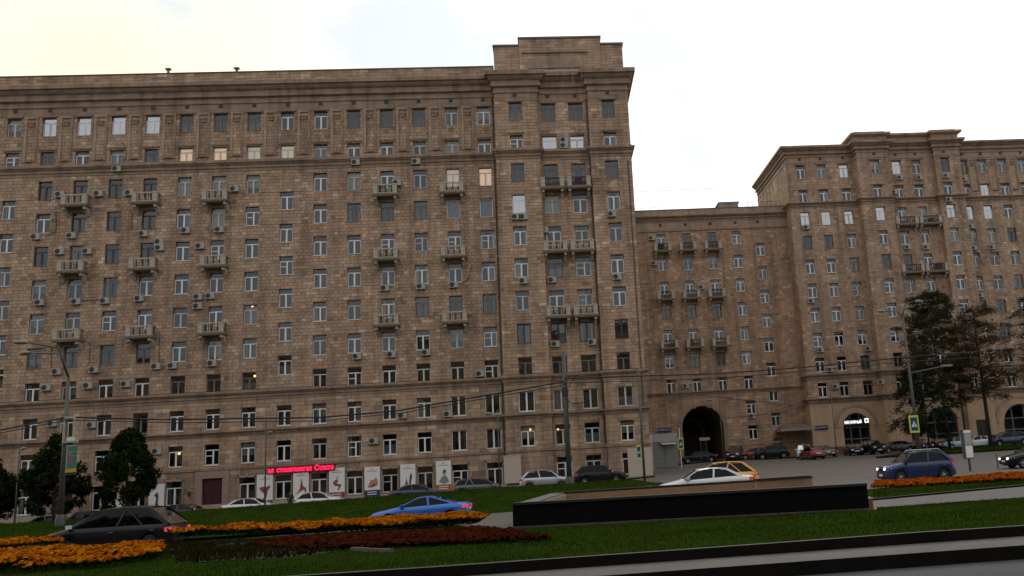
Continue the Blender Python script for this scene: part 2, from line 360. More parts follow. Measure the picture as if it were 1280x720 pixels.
# ------------------------------------------------------------------ flower beds
def flowers(name, pxpoly, z, n, h, petal, leaf, size, zfun=None):
    poly = [tuple(gp(x, y, z).xy) for x, y in pxpoly]
    x0, x1 = min(p[0] for p in poly), max(p[0] for p in poly); y0, y1 = min(p[1] for p in poly), max(p[1] for p in poly)
    zf = zfun or (lambda x, y: zlawn(x, y))
    v = []; f = []; c = []; k = 0
    while k < n:
        x, y = random.uniform(x0, x1), random.uniform(y0, y1)
        if not inside((x, y), poly): continue
        k += 1; hh = h*(.72 + .38*noise.noise(Vector((x*1.1, y*1.1, 2)))) + random.uniform(-.03, .03); zb = zf(x, y)
        for q in range(3):                                    # leaves under the bloom
            a = random.uniform(0, 6.28); r = size*random.uniform(.6, 1.4); zz = zb + hh*random.uniform(.1, .8)
            b = len(v); dx, dy = math.cos(a)*r, math.sin(a)*r
            v += [(x, y, zz), (x+dx-dy*.4, y+dy+dx*.4, zz+r*.5), (x+dx+dy*.4, y+dy-dx*.4, zz+r*.2)]; f.append((b, b+1, b+2))
            s = random.uniform(.6, 1.2); c += [(leaf[0]*s, leaf[1]*s, leaf[2]*s, 1)]*3
        col = random.choice(petal); s = random.uniform(.75, 1.2); r = size*random.uniform(.55, 1.0); zz = zb+hh
        tx, ty = random.uniform(-.7, .7), random.uniform(-.9, .3)
        nrm = Vector((tx, ty, 1)).normalized(); a1 = nrm.orthogonal().normalized(); a2 = nrm.cross(a1); b = len(v)
        cen = Vector((x, y, zz)); v.append(tuple(cen + nrm*r*.35))
        for i in range(6):
            t = i*math.pi/3; v.append(tuple(cen + (a1*math.cos(t) + a2*math.sin(t))*r))
        for i in range(6):
            f.append((b, b+1+i, b+1+(i+1) % 6)); c += [(col[0]*s, col[1]*s, col[2]*s, 1)]*3
    o = tinted(name, v, f, c, mat('petal', (.5, .2, .02), 1, tint=True, spec=0)); return o
OR = [(.27, .075, .003), (.24, .06, .002), (.33, .11, .005), (.19, .042, .002)]
GL = (.008, .015, .002)
BEDS = [('orange_flower_bed', [(-60, 694), (0, 691), (120, 689), (196, 684), (207, 690), (200, 704), (150, 711), (60, 719), (0, 723), (-60, 730)], .3, 3000, .3, OR, .075),
        ('orange_flower_bed', [(215, 671), (300, 668), (370, 669), (480, 664), (560, 660), (603, 655), (610, 648), (560, 650), (450, 656), (380, 661), (300, 664), (215, 668)], .22, 3400, .42, OR, .085),
        ('orange_flower_bed', [(-60, 690), (0, 686), (80, 679), (80, 675), (0, 678), (-60, 684)], .2, 1100, .28, OR, .08),
        ('red_leaf_bed', [(325, 680), (370, 671), (480, 667), (600, 662), (642, 669), (692, 680), (560, 686), (430, 691), (360, 691), (320, 685)], .3, 4500, .13, [(.034, .0075, .003), (.026, .0055, .0025), (.042, .012, .004)], .07)]
for nm, pp, z, n, h, pet, size in BEDS:
    flowers(nm, pp, z, n, h, pet, (.012, .005, .002) if nm.startswith('red') else GL, size)
flowers('orange_flower_bed', [(1090, 611), (1180, 607), (1290, 600), (1290, 592), (1180, 601), (1120, 604), (1095, 605)], .2, 4200, .17, [(.20, .038, .003), (.26, .06, .004), (.15, .026, .003)], GL, .09, zv)
for poly in ([(205, 689), (320, 677), (345, 690), (420, 693), (370, 699), (225, 708)], [(215, 674), (300, 671), (380, 671), (240, 684), (160, 686), (130, 682)]):
    pw = [tuple(gp(x, y, .3).xy) for x, y in poly]
    patch('soil_bed', pw, lambda x, y: zlawn(x, y)+.012, SOIL, .6)
    blades('ground_cover', pw, lambda x, y: zlawn(x, y)+.01, 2200, .1, .03, [(.022, .018, .004), (.016, .014, .004), (.034, .027, .012)])
for i, (a, b) in enumerate([((206, 689), (226, 687)), ((268, 683), (292, 680)), ((296, 679), (318, 677)), ((440, 690), (462, 691)), ((464, 691), (490, 692))]):
    p, q = gp(*a, .32), gp(*b, .32); d = q-p; mb = MB(); n_ = Vector((-d.y, d.x, 0)).normalized()*.045
    z0, z1 = .2, zlawn(p.x, p.y)+.07
    pts = [p-n_, q-n_, q+n_, p+n_]
    mb.poly([(k.x, k.y, z1) for k in pts], KERB)
    for u in range(4):
        a_, b_ = pts[u], pts[(u+1) % 4]; mb.poly([(a_.x, a_.y, z0), (b_.x, b_.y, z0), (b_.x, b_.y, z1), (a_.x, a_.y, z1)], KERB)
    struct(mb.build('bed_edging'))

# ------------------------------------------------------------------ subway parapet
def wall_run(mb, A, B, t, z0, z1, m):
    A, B = Vector((A.x, A.y, 0)), Vector((B.x, B.y, 0)); d = (B-A).normalized(); n = Vector((-d.y, d.x, 0))*t
    p = [A, B, B+n, A+n]
    lo = [(q.x, q.y, z0) for q in p]; hi = [(q.x, q.y, z1) for q in p]
    mb.poly(lo[::-1], m); mb.poly(hi, m)
    for i in range(4): mb.poly([lo[i], lo[(i+1) % 4], hi[(i+1) % 4], hi[i]], m)
sp = thing('subway_entrance', 'low black granite parapet round a pedestrian subway on the lawn', 'subway entrance', (3.5, 27, .3))
def sub(mb, name, par, **k):
    o = mb.build(name, par, **k); o.matrix_parent_inverse = Matrix.Translation(-par.location); return o
P0, P1, P2, P3 = PIT
d01 = (P1-P0)
for i in range(7):                                            # polished facing slabs along the front
    a, b = P0 + d01*(i/7) + d01.normalized()*.004, P0 + d01*((i+1)/7) - d01.normalized()*.004
    m_ = MB(); wall_run(m_, a, b, .3, .25, .915, BLACKGR); sub(m_, 'granite_slab', sp)
m_ = MB(); nrm01 = Vector((d01.y, -d01.x)).normalized(); wall_run(m_, P0+nrm01*.05, P1+nrm01*.05, .40, .915, .975, mat('coping_granite', (.012, .010, .008), .8, var=.2, scale=3)); sub(m_, 'coping', sp)
m_ = MB(); wall_run(m_, P0+nrm01*.16, P1+nrm01*.16, .155, .3, .385, PAVE); sub(m_, 'plinth', sp)
m_ = MB(); wall_run(m_, P2, P3, -.1, .0, .88, BEIGE); sub(m_, 'lining', sp)
m_ = MB(); wall_run(m_, P2+Vector((0, .1)), P3+Vector((0, .1)), -.28, .0, .9, BLACKGR); wall_run(m_, P2+Vector((0.05, .04)), P3+Vector((0, .04)), -.42, .9, .955, mat('coping_granite', (0, 0, 0))); sub(m_, 'far_wall', sp)
m_ = MB(); wall_run(m_, P3+Vector((-.02, -.05)), P0+Vector((-.02, .32)), .5, .2, .93, mat('pale_granite', (.10, .088, .072), .6, var=.2, scale=3)); sub(m_, 'side_wall', sp)
m_ = MB(); wall_run(m_, P3+Vector((.49, -.06)), P0+Vector((.49, .33)), .08, 0, .88, BEIGE); sub(m_, 'lining', sp)
m_ = MB(); wall_run(m_, P1+Vector((-.1, .32)), P2+Vector((-.05, -.05)), -.3, .0, .6, BEIGE); sub(m_, 'side_wall', sp)
m_ = MB(); m_.poly([(-.9, 24.3, .06), (7.6, 22.1, .06), (9.2, 32.6, .06), (-.1, 33, .06)], PAVE); sub(m_, 'floor', sp)
m_ = MB(); A_ = Vector((6.6, 29.5)); wall_run(m_, A_, A_+Vector((1.7, .2)), .25, 0, 1.0, BEIGE); wall_run(m_, A_+Vector((-.05, -.05)), A_+Vector((1.8, .15)), .35, 1.0, 1.06, mat('coping_granite', (0, 0, 0))); sub(m_, 'ramp_wall', sp)

# ------------------------------------------------------------------ walls: tiles, backing, openings, mouldings
PAL = np.array([(.45, .31, .205), (.415, .28, .182), (.44, .29, .20), (.375, .25, .165), (.48, .335, .225), (.58, .435, .32), (.30, .195, .13)])
PW = np.array([.25, .23, .19, .15, .1, .045, .035])
class Tiles:
    def __init__(s): s.v = []; s.f = []; s.c = []
    def add(s, T, u0, u1, z0, z1, out, col, top=True):
        P = [T(u0, 0.0, z0), T(u1, 0, z0), T(u1, 0, z1), T(u0, 0, z1)]; e = .008
        Q = [T(u0+e, -out, z0+e), T(u1-e, -out, z0+e), T(u1-e, -out, z1-e), T(u0+e, -out, z1-e)]
        b = len(s.v); s.v += P+Q
        s.f += [(b+4, b+5, b+6, b+7), (b, b+1, b+5, b+4), (b+1, b+2, b+6, b+5), (b+2, b+3, b+7, b+6), (b+3, b, b+4, b+7)]
        s.c += [(*col, 1)]*20
    def build(s, parent):
        o = tinted('stone_cladding', s.v, s.f, s.c, STONE); o.parent = parent; o.matrix_parent_inverse = Matrix.Translation(-parent.location); return o
def cut(u0, u1, holes):
    segs = [(u0, u1)]
    for a, b in holes:
        n = []
        for p, q in segs:
            if b <= p or a >= q: n.append((p, q)); continue
            if a > p: n.append((p, a))
            if b < q: n.append((b, q))
        segs = n
    return segs
def holes_at(z, ops, arches):
    h = [(a, b) for a, b, c, d in ops if c < z < d]
    for cx, hw, zb, zs in arches:
        if zb < z < zs: h.append((cx-hw, cx+hw))
        elif zs <= z < zs+hw: k = math.sqrt(hw*hw-(z-zs)**2); h.append((cx-k, cx+k))
    return h
def tile_wall(tl, T, u0, u1, z0, z1, ops=(), arches=(), ch=.33, tw=.72, tone=1.0, grout=.02, warm=1.0):
    nz = max(1, round((z1-z0)/ch)); ch = (z1-z0)/nz
    for i in range(nz):
        za, zb = z0+i*ch+grout*.5, z0+(i+1)*ch-grout*.5
        br = {za, zb}
        for a, b, c, d in ops:
            for k in (c, d):
                if za+.02 < k < zb-.02: br.add(k)
        br = sorted(br)
        n = max(1, round((u1-u0)/tw)); off = (i % 2)*.5
        edges = [u0] + [u0+(j+off+random.uniform(-.16, .16))*(u1-u0)/n for j in range(n+1) if u0+.15 < u0+(j+off)*(u1-u0)/n < u1-.15] + [u1]
        for a, b in zip(edges, edges[1:]):
            base = PAL[np.random.choice(7, p=PW)]*random.uniform(.91, 1.09)*tone
            col = (base[0]*warm, base[1]*.99, base[2]*.97/warm); o_ = .014+random.uniform(0, .012)
            for p, q in zip(br, br[1:]):
                hs = holes_at((p+q)/2, ops, arches)
                for s0, s1 in cut(a+grout*.5, b-grout*.5, hs):
                    if s1-s0 > .03: tl.add(T, s0, s1, p, q, o_, col)
def back_wall(mb, T, u0, u1, z0, z1, ops=(), arches=(), rooms=True, rev=.26, room=1.3, m=None):
    m = m or MORTAR
    zs = {z0, z1}
    for a, b, c, d in ops: zs |= {c, d}
    for cx, hw, zb, zsp in arches:
        zs |= {zsp} | {zsp+hw*math.sin(k*math.pi/24) for k in range(1, 12)} | {zsp+hw*.999}
    zs = sorted(k for k in zs if z0 <= k <= z1)
    for a, b in zip(zs, zs[1:]):
        if b-a < 1e-4: continue
        for p, q in cut(u0, u1, holes_at((a+b)/2, ops, arches)):
            if q-p > 1e-4: mb.poly([T(p, 0, a), T(q, 0, a), T(q, 0, b), T(p, 0, b)], m)
    for a, b, c, d in ops:
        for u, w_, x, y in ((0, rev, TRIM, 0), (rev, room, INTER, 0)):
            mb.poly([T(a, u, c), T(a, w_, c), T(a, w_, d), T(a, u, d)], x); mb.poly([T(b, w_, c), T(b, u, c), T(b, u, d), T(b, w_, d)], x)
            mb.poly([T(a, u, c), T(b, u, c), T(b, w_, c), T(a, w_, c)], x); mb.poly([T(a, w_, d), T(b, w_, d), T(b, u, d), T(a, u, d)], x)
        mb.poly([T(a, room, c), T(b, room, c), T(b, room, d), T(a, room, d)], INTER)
def TF(Y): return lambda u, d, z: (u, Y+d, z)                # wall facing the camera (-Y)
def TL(X): return lambda u, d, z: (X+d, -u, z)               # wall facing left (-X): u = -Y
def TR(X): return lambda u, d, z: (X-d, u, z)                # wall facing right (+X): u = Y
def molding(mb, path, prof, m):
    """sweep profile [(out, z)...] along a plan path whose outside is on the right-hand side walking left to right"""
    pts = [Vector(p) for p in path]; nr = []
    for a, b in zip(pts, pts[1:]):
        d = (b-a).normalized(); nr.append(Vector((d.y, -d.x)))
    off = []
    for i in range(len(pts)):
        a = nr[max(i-1, 0)]; b = nr[min(i, len(nr)-1)]; s = a+b
        off.append(s*(2/ s.length_squared) if s.length > 1e-6 else a)
    k = mb.mi(m); b0 = len(mb.v); n = len(prof)
    for p, o in zip(pts, off):
        for t, z in prof: q = p+o*t; mb.v.append((q.x, q.y, z))
    for i in range(len(pts)-1):
        for j in range(n-1):
            a = b0+i*n+j; mb.f.append((a, a+n, a+n+1, a+1)); mb.m.append(k)
    for i in (0, len(pts)-1):
        mb.f.append(tuple(b0+i*n+j for j in range(n))); mb.m.append(k)
def band(z0, z1, o): return [(-.05, z0), (o, z0+.02), (o, z1-.02), (-.05, z1)]
def cornice(z0, z1, o):
    h = z1-z0; return [(-.05, z0), (.10*o+.03, z0), (.10*o+.03, z0+h*.10), (.04, z0+h*.13), (.04, z0+h*.24), (o*.38, z0+h*.28), (o*.38, z0+h*.40), (o*.28, z0+h*.43), (o*.30, z0+h*.52), (o*.55, z0+h*.58), (o*.72, z0+h*.66), (o*.72, z0+h*.70), (o, z0+h*.73), (o, z0+h*.90), (o*.9, z0+h*.93), (-.05, z1)]

# ------------------------------------------------------------------ windows
WCACHE = {}
def frame_mesh(w_, h_, kind):
    key = ('f', round(w_, 2), round(h_, 2), kind)
    if key in WCACHE: return WCACHE[key]
    mb = MB(); m = PVC; a = .085; x = w_/2; y0, y1 = 0, .07
    tt = h_*.70+.09 if kind in 'TA' else h_
    mb.box(-x, -x+a, y0, y1, 0, tt, m); mb.box(x-a, x, y0, y1, 0, tt, m); mb.box(-x+a, x-a, y0, y1, 0, a, m)
    if kind in 'TA':                                           # dark older top light over the newer white sashes
        mb.box(-x, -x+.05, y0+.02, y1, tt, h_, DARKF); mb.box(x-.05, x, y0+.02, y1, tt, h_, DARKF); mb.box(-x+.05, x-.05, y0+.02, y1, h_-.06, h_, DARKF)
    else: mb.box(-x+a, x-a, y0, y1, h_-a, h_, m)
    if kind == 'T':
        t = h_*.70; mb.box(-x+a, x-a, y0, y1, t, t+.10, m); mb.box(-.075, .075, y0-.012, y1, a, t, m)
    elif kind == 'S': mb.box(-.08, .08, y0-.012, y1, a, h_-a, m)
    elif kind == 'A':                                          # asymmetric: narrow vent sash beside a wide light
        t = h_*.70; mb.box(-x+a, x-a, y0, y1, t, t+.09, m); mb.box(.02, .15, y0-.012, y1, a, t, m); mb.box(-x+a, .02, y0, y1, t*.62, t*.62+.07, m)
    WCACHE[key] = mb.mesh('window'); return WCACHE[key]
def pane_mesh(w_, h_):
    key = ('p', round(w_, 2), round(h_, 2))
    if key not in WCACHE:
        mb = MB(); x = w_/2-.05; mb.poly([(-x, 0, .05), (x, 0, .05), (x, 0, h_-.05), (-x, 0, h_-.05)], GLASS); WCACHE[key] = mb.mesh('pane')
    return WCACHE[key]
def sill_mesh(w_):
    key = ('s', round(w_, 2))
    if key not in WCACHE:
        mb = MB(); x = w_/2+.04; mb.box(-x, x, -.26, .0, -.05, -.012, SILL); WCACHE[key] = mb.mesh('sill')
    return WCACHE[key]
def curtain_mesh(w_, h_, style):
    key = ('c', round(w_, 2), round(h_, 2), style)
    if key in WCACHE: return WCACHE[key]
    mb = MB(); x = w_/2; m = CURT['white']
    def sheet(a, b, z0, z1):
        n = max(4, int((b-a)/.06))
        for i in range(n):
            p, q = a+(b-a)*i/n, a+(b-a)*(i+1)/n; ya, yb = .03*math.sin(i*1.9), .03*math.sin((i+1)*1.9)
            mb.poly([(p, ya, z0), (q, yb, z0), (q, yb, z1), (p, ya, z1)], m)
    if style == 'full': sheet(-x, x, 0, h_)
    elif style == 'left': sheet(-x, -x*.05, 0, h_)
    elif style == 'right': sheet(x*.05, x, 0, h_)
    elif style == 'sides': sheet(-x, -x*.5, 0, h_); sheet(x*.5, x, 0, h_)
    elif style == 'blind': sheet(-x, x, h_*.38, h_)
    elif style == 'low': sheet(-x, x, 0, h_*.5)
    WCACHE[key] = mb.mesh('curtain', True); return WCACHE[key]
def setmat(o, m):
    o.material_slots[0].link = 'OBJECT'; o.material_slots[0].material = m
def window(parent, T_loc, rz, w_, h_, st, inv):
    """one window = frame object with pane, sill and curtain as its sub-parts"""
    kind = {'w': 'T', 'l': 'T', 'p': 'T', 's': 'T', 'd': 'T', 'b': 'T', 't': 'S', 'e': 'S', 'o': 'O', 'a': 'A'}[st]
    if st == 'w' and random.random() < .14: kind = 'A'
    f = link('window', frame_mesh(w_, h_, kind), parent, T_loc, rz); f.matrix_parent_inverse = inv
    fm = {'b': BROWN, 'd': DARKF, 'e': BROWN, 's': PVC2, 'p': PVC2}.get(st, PVC if random.random() < .8 else PVC2)
    setmat(f, fm)
    p = link('pane', pane_mesh(w_, h_), f, (0, .035, 0)); p.rotation_euler = (R(random.uniform(-.8, .8)), 0, R(random.uniform(-.8, .8)))
    if st in 'l': setmat(p, GLASSB)
    s = link('sill', sill_mesh(w_), f)
    if st in 'wta' and random.random() < .5: setmat(s, PVC)
    elif st in 'bde': setmat(s, TRIM)
    sty = None; cm = 'white'
    if st == 's': sty, cm = 'full', random.choice(['lit', 'glow_pale', 'lit'])  # 'lit' curtains glow to stand in for bright sky mirrored in the panes
    elif st == 'l': sty, cm = 'full', 'white'
    elif st == 'p': sty, cm = random.choice(['full', 'full', 'blind']), random.choice(['cream', 'cream', 'grey'])
    elif st == 'o': sty, cm = 'full', 'grey'
    elif st == 'b': sty, cm = random.choice(['full', 'sides', None]), 'brown'
    elif st == 'd': sty, cm = random.choice(['full', 'sides', None, None, 'low']), random.choice(['grey', 'green', 'brown'])
    elif st == 'e': sty, cm = random.choice(['right', 'sides', None]), 'grey'
    else:
        r = random.random()
        if r < .36: sty, cm = random.choice(['left', 'right', 'sides', 'sides', 'blind', 'low']), random.choice(['grey', 'grey', 'cream', 'green', 'brown'])
    if sty:
        c = link('curtain', curtain_mesh(w_, h_, sty), f, (0, .24, 0)); setmat(c, CURT[cm])
    return f
# ------------------------------------------------------------------ balconies
def balcony_meshes(W, D, nb, stone):
    sl = MB(); sl.box(-W/2-.08, W/2+.08, -D-.06, 0, -.2, -.02, SLABM); sl.box(-W/2-.02, W/2+.02, -D, 0, -.3, -.2, SLABM)
    br = MB()
    br.poly([(0, 0, -.3), (0, -D*.9, -.3), (0, -D*.9, -.52), (0, -D*.55, -.6), (0, -.12, -1.05), (0, 0, -1.05)], PALEST)
    pr = [(0, -.3), (-D*.9, -.3), (-D*.9, -.52), (-D*.55, -.6), (-.14, -1.05), (0, -1.05)]
    br = MB(); n = len(pr)
    for x in (-.13, .13): br.poly([(x, y, z) for y, z in pr], PALEST)
    for i in range(n):
        a, b = pr[i], pr[(i+1) % n]; br.poly([(-.13, *a), (.13, *a), (.13, *b), (-.13, *b)], PALEST)
    pe = MB(); pe.box(-.2, .2, -.16, .16, 0, .86, PALEST); pe.box(-.23, .23, -.19, .19, .86, .95, PALEST); pe.box(-.23, .23, -.19, .19, 0, .08, PALEST)
    rl = MB(); rl.box(-W/2+.4, W/2-.4, -D-.02, -D+.1, .80, .92, PALEST if stone else RAILM); rl.box(-W/2+.4, W/2-.4, -D, -D+.08, .02, .08, PALEST if stone else RAILM)
    for sx in (-1, 1): rl.box(sx*(W/2-.06)-.03, sx*(W/2-.06)+.03, -D+.2, -.02, .82, .9, RAILM); rl.box(sx*(W/2-.06)-.02, sx*(W/2-.06)+.02, -D+.2, -.02, .04, .08, RAILM)
    bl = []
    for i in range(nb):
        x = -W/2+.4+(W-.8)*(i+.5)/nb
        b_ = MB(); m = PALEST if (stone and i % 3 != 1) else RAILM; b_.lathe([(.028, .08), (.05, .2), (.055, .34), (.03, .52), (.028, .66), (.045, .74), (.045, .8)], m, c=(x, -D+.04, 0), n=6); bl.append(b_)
    sd_ = MB()
    for sx in (-1, 1):
        for k in range(5): y = -D+.25+k*(D-.3)/4.5; sd_.box(sx*(W/2-.06)-.012, sx*(W/2-.06)+.012, y-.012, y+.012, .08, .82, RAILM)
    return dict(slab=sl.mesh('slab'), bracket=br.mesh('bracket'), pedestal=pe.mesh('pedestal'), rail=rl.mesh('rail'), baluster=[b.mesh('baluster', True) for b in bl], side=sd_.mesh('side_bars')), W, D
BALA = balcony_meshes(2.3, 1.05, 8, True); BALA2 = balcony_meshes(2.3, 1.05, 9, False); BALB = balcony_meshes(2.25, 1.05, 8, False); BALC = balcony_meshes(3.0, 1.0, 8, False)
def balcony(parent, loc, kit, inv):
    me, W, D = kit
    s = link('balcony', me['slab'], parent, loc); s.matrix_parent_inverse = inv
    for sx in (-1, 1):
        link('bracket', me['bracket'], s, (sx*(W/2-.2), 0, 0)); link('pedestal', me['pedestal'], s, (sx*(W/2-.2), -D+.14, -.02))
    link('rail', me['rail'], s, (0, 0, -.02)); link('side_bars', me['side'], s, (0, 0, -.02))
    for b in me['baluster']: link('baluster', b, s, (0, 0, -.02))
    if random.random() < .5:                                   # things kept on balconies: a wooden screen or box
        mb = MB(); x = random.uniform(-.7, .5); mb.box(x, x+random.uniform(.3, .8), -.7, -.2, 0, random.uniform(.6, 1.1), random.choice([SLABM, PALEST, BROWN])); o = mb.build('cupboard', s, (0, 0, -.02))
    return s

FLOOR = 3.262
ZA = [36.69-FLOOR*i for i in range(12)]                       # window bottoms of the long block, top floor first
XA = [-21.62+3.245*(j-9) for j in range(15)]
WINDOWS = []                                                  # (building, floor from the ground, column, x, z) for describing what hangs beside them
# ---------- the long block
bA = thing('apartment_building', 'long twelve-storey brown stone apartment block with projecting right bay and red shop sign', 'apartment building', (-22, 88, 0))
invA = Matrix.Translation(-bA.location)
def partA(mb, name, **k): return sub(mb, name, bA, **k)
TBL = ["plllldddwwdddww", "wdwpdsssspwwwpw", ".bbbbppp.wpwwss", ".wbbbwpw.wdddoo", ".bdbbwww.wwwwww", ".pwdwwww.wwwwww", ".wwwwwwp.wwwddd", ".ddddwww.wwwwpw", ".wwwwddd.wwwwww", "wwwwdwwwwwwwwtt", "wwwwwwwwwwwwwtt", "ww.www.wwwwwwww"]
wins = []
for i, row in enumerate(TBL):
    for j, ch in enumerate(row):
        if ch == '.': continue
        h_ = 1.62 if i == 1 else 1.9; z = ZA[i] + (.03 if i == 1 else 0); w_ = 1.3
        if i == 11: z, h_, w_ = (.62, 2.15, 1.45)
        if ch == 't': w_ = 1.45
        wins.append((XA[j], z, w_, h_, ch, i, j))
for k, z in enumerate((28.39, 25.1, 21.84, 18.59, 15.31, 12.1)):
    for j in (0, 8): wins.append((XA[j], z, 1.25, 1.85, 'w', 2.5+k, j))
AL, AR, AY = -62.0, -4.2, 88.0
opsA = [(x-w_/2, x+w_/2, z, z+h_) for x, z, w_, h_, *_ in wins] + [(-32.1, -30.3, -1.3, 2.85), (XA[2]-.9, XA[2]+.9, -1.3, 2.75)]
TA = TF(AY)
wl = MB(); tl = Tiles()
back_wall(wl, TA, AL, AR, -2.5, 41.9, opsA)
tile_wall(tl, TA, AL, AR, 10.9, 32.5, opsA, ch=.325, tw=.5)
tile_wall(tl, TA, AL, AR, 33.65, 38.75, opsA, ch=.34, tw=.5, tone=.95)
tile_wall(tl, TA, AL, AR, 7.15, 9.9, opsA, ch=.39, tw=.8)
tile_wall(tl, TA, AL, AR, 3.75, 6.6, opsA, ch=.41, tw=.82)
tile_wall(tl, TA, AL, AR, .55, 3.55, opsA, ch=.5, tw=1.1, tone=.8)
wm = MB(); back_wall(wm, TF(AY-.015), AL, AR, 38.75, 39.8, [], m=TRIM)
# projecting bay
WX = [-2.12, 1.2, 4.0, 7.35]; WY = [87.0, 87.6, 87.6, 87.0]
WT = ["dddd", "wllw", "dddd", "lpww", "wwww", "wdww", "wwww", "eeee", "dddd", "tttt", "wwww", ".www"]
wwin = []
for i, row in enumerate(WT):
    for k, ch in enumerate(row):
        if ch == '.': continue
        h_ = 1.62 if i == 1 else 1.9; z = ZA[i] + (.03 if i == 1 else 0); w_ = 1.3 if k in (0, 3) else 1.45
        if i == 11: z, h_ = .9, 2.0
        if i == 9: w_ = 1.5
        wwin.append((WX[k], z, w_, h_, ch, i, 15+k, WY[k]))
for (u0, u1, Y, ks) in ((-4.2, .2, 87.0, (0,)), (.2, 5.3, 87.6, (1, 2)), (5.3, 9.4, 87.0, (3,))):
    ops = [(x-w_/2, x+w_/2, z, z+h_) for x, z, w_, h_, ch, i, j, yy in wwin if j-15 in ks]
    back_wall(wl, TF(Y), u0, u1, -1, 41.2, ops)
    for z0, z1, c_, t_, tn in ((10.9, 32.5, .325, .74, 1.03), (33.65, 38.75, .34, .62, .98), (7.15, 9.9, .39, .8, 1), (3.75, 6.6, .41, .82, 1), (1.0, 3.55, .5, 1.1, .82)):
        tile_wall(tl, TF(Y), u0, u1, z0, z1, ops, ch=c_, tw=t_, tone=tn)
    back_wall(wl, TF(Y-.015), u0, u1, 38.75, 39.8, [], m=TRIM)
for X, y0, y1, T in ((AR, 87, 88, TL), (.2, 87, 87.6, TR), (5.3, 87, 87.6, TL)):
    f_ = T(X)
    a, b = (-y1, -y0) if T is TL else (y0, y1)
    back_wall(wl, f_, a, b, -1, 41.2); tile_wall(tl, f_, a, b, 10.9, 32.5, ch=.325, tw=.6); tile_wall(tl, f_, a, b, 33.65, 38.75, ch=.34, tw=.6)
back_wall(wl, TR(9.4), 87, 104, -1, 41.2); tile_wall(tl, TR(9.4), 87, 104, 1, 39.8, ch=.65, tw=1.5)
wl.poly([(AL, 88, -1), (AL, 104, -1), (AL, 104, 41.9), (AL, 88, 41.9)], MORTAR); wl.poly([(AL, 104, -1), (9.4, 104, -1), (9.4, 104, 41.9), (AL, 104, 41.9)], MORTAR)
partA(wl, 'wall', fix=False); tl.build(bA); partA(wm, 'frieze', fix=False)
PATHA = [(AL, 104), (AL, 88), (AR, 88), (AR, 87), (.2, 87), (.2, 87.6), (5.3, 87.6), (5.3, 87), (9.4, 87), (9.4, 104)]
for nm, prof, m in (('cornice', cornice(39.6, 41.95, .85), TRIM), ('string_course', cornice(32.5, 33.62, .38), TRIM), ('string_course', cornice(9.9, 10.85, .34), TRIM),
                    ('string_course', cornice(6.6, 7.15, .34), TRIM), ('string_course', band(3.55, 3.75, .12), TRIM), ('fascia', band(38.72, 38.88, .07), TRIM), ('sill_band', band(33.62, 33.72, .08), TRIM)):
    mb = MB(); molding(mb, PATHA, prof, m); partA(mb, nm)
mb = MB(); molding(mb, PATHA, band(-2.2, .52, .1), PLINTH); partA(mb, 'plinth')
# parapet of blocks and attic over the bay
tp = Tiles(); tile_wall(tp, TF(87.95), AL, AR, 41.97, 42.93, ch=.32, tw=.9, tone=1.0)
mb = MB(); mb.box(AL, AR, 87.95, 88.4, 41.9, 42.93, TRIM2); mb.box(AL, AR-.01, 87.85, 88.5, 42.93, 43.03, ROOF); partA(mb, 'parapet')
for (u0, u1, z1, Y) in ((-4.1, -1.5, 45.0, 87.25), (-1.5, 6.9, 45.7, 87.05), (6.9, 9.2, 45.0, 87.25)):
    tile_wall(tp, TF(Y), u0, u1, 42.0, z1-.22, ch=.31, tw=.95, tone=1.0)
    mb = MB(); mb.box(u0, u1, Y, 97, 41.2, z1-.2, TRIM2); mb.box(u0-.1, u1+.1, Y-.12, 97.1, z1-.2, z1, ROOF); partA(mb, 'attic')
mb = MB(); mb.box(-1.2, 5.6, 86.86, 87.04, 43.9, 44.1, TRIM2); mb.box(-.6, 4.9, 86.9, 87.04, 42.2, 43.3, TRIM2); mb.box(-4.2, 9.3, 86.8, 87.04, 41.75, 41.93, PALEST); partA(mb, 'attic_panel')
o = tp.build(bA); o.name = 'parapet_blocks'
mb = MB(); mb.box(AL, -4.1, 88.4, 104, 41.7, 42.2, ROOF); mb.box(-4.1, 9.2, 97, 104, 41.2, 42.2, ROOF); partA(mb, 'roof')
for px, py in ((210.5, 88), (296, 87)):
    p = at(px, py, 90.5); mb = MB(); mb.tube([(p.x, 90.5, 42), (p.x, 90.5, p.z+.1)], .13, ROOF); mb.box(p.x-.26, p.x+.26, 90.3, 90.7, p.z+.05, p.z+.2, ROOF); partA(mb, 'roof_vent')
# windows, vents over the top windows, pilaster panels between them, window caps
vent = MB(); vent.box(-.19, .19, -.03, .06, -.18, .18, ACD); vent = vent.mesh('vent')
for (x, z, w_, h_, ch, i, j) in wins: window(bA, (x, AY+.19, z), 0, w_, h_, ch, invA); WINDOWS.append(('A', i, j, x, z, AY))
for (x, z, w_, h_, ch, i, j, Y) in wwin: window(bA, (x, Y+.19, z), 0, w_, h_, ch, invA); WINDOWS.append(('A', i, j, x, z, Y))
for x, Y in [(x, AY) for x in XA]+list(zip(WX, WY)):
    o = link('vent', vent, bA, (x, Y-.02, 39.35)); o.matrix_parent_inverse = invA
pl = MB(); pl.box(-.62, -.40, -.1, .0, 34.0, 38.5, TRIM2); pl.box(.40, .62, -.1, .0, 34.0, 38.5, TRIM2); pl.box(-.28, .28, -.2, 0, 38.0, 38.12, TRIM); pl.box(-.24, .24, -.14, 0, 37.7, 38.0, TRIM); pl.box(-.3, .3, -.2, 0, 34.05, 34.2, TRIM); pl.box(-.66, .66, -.13, 0, 38.5, 38.7, TRIM2)
pl = pl.mesh('pilaster')
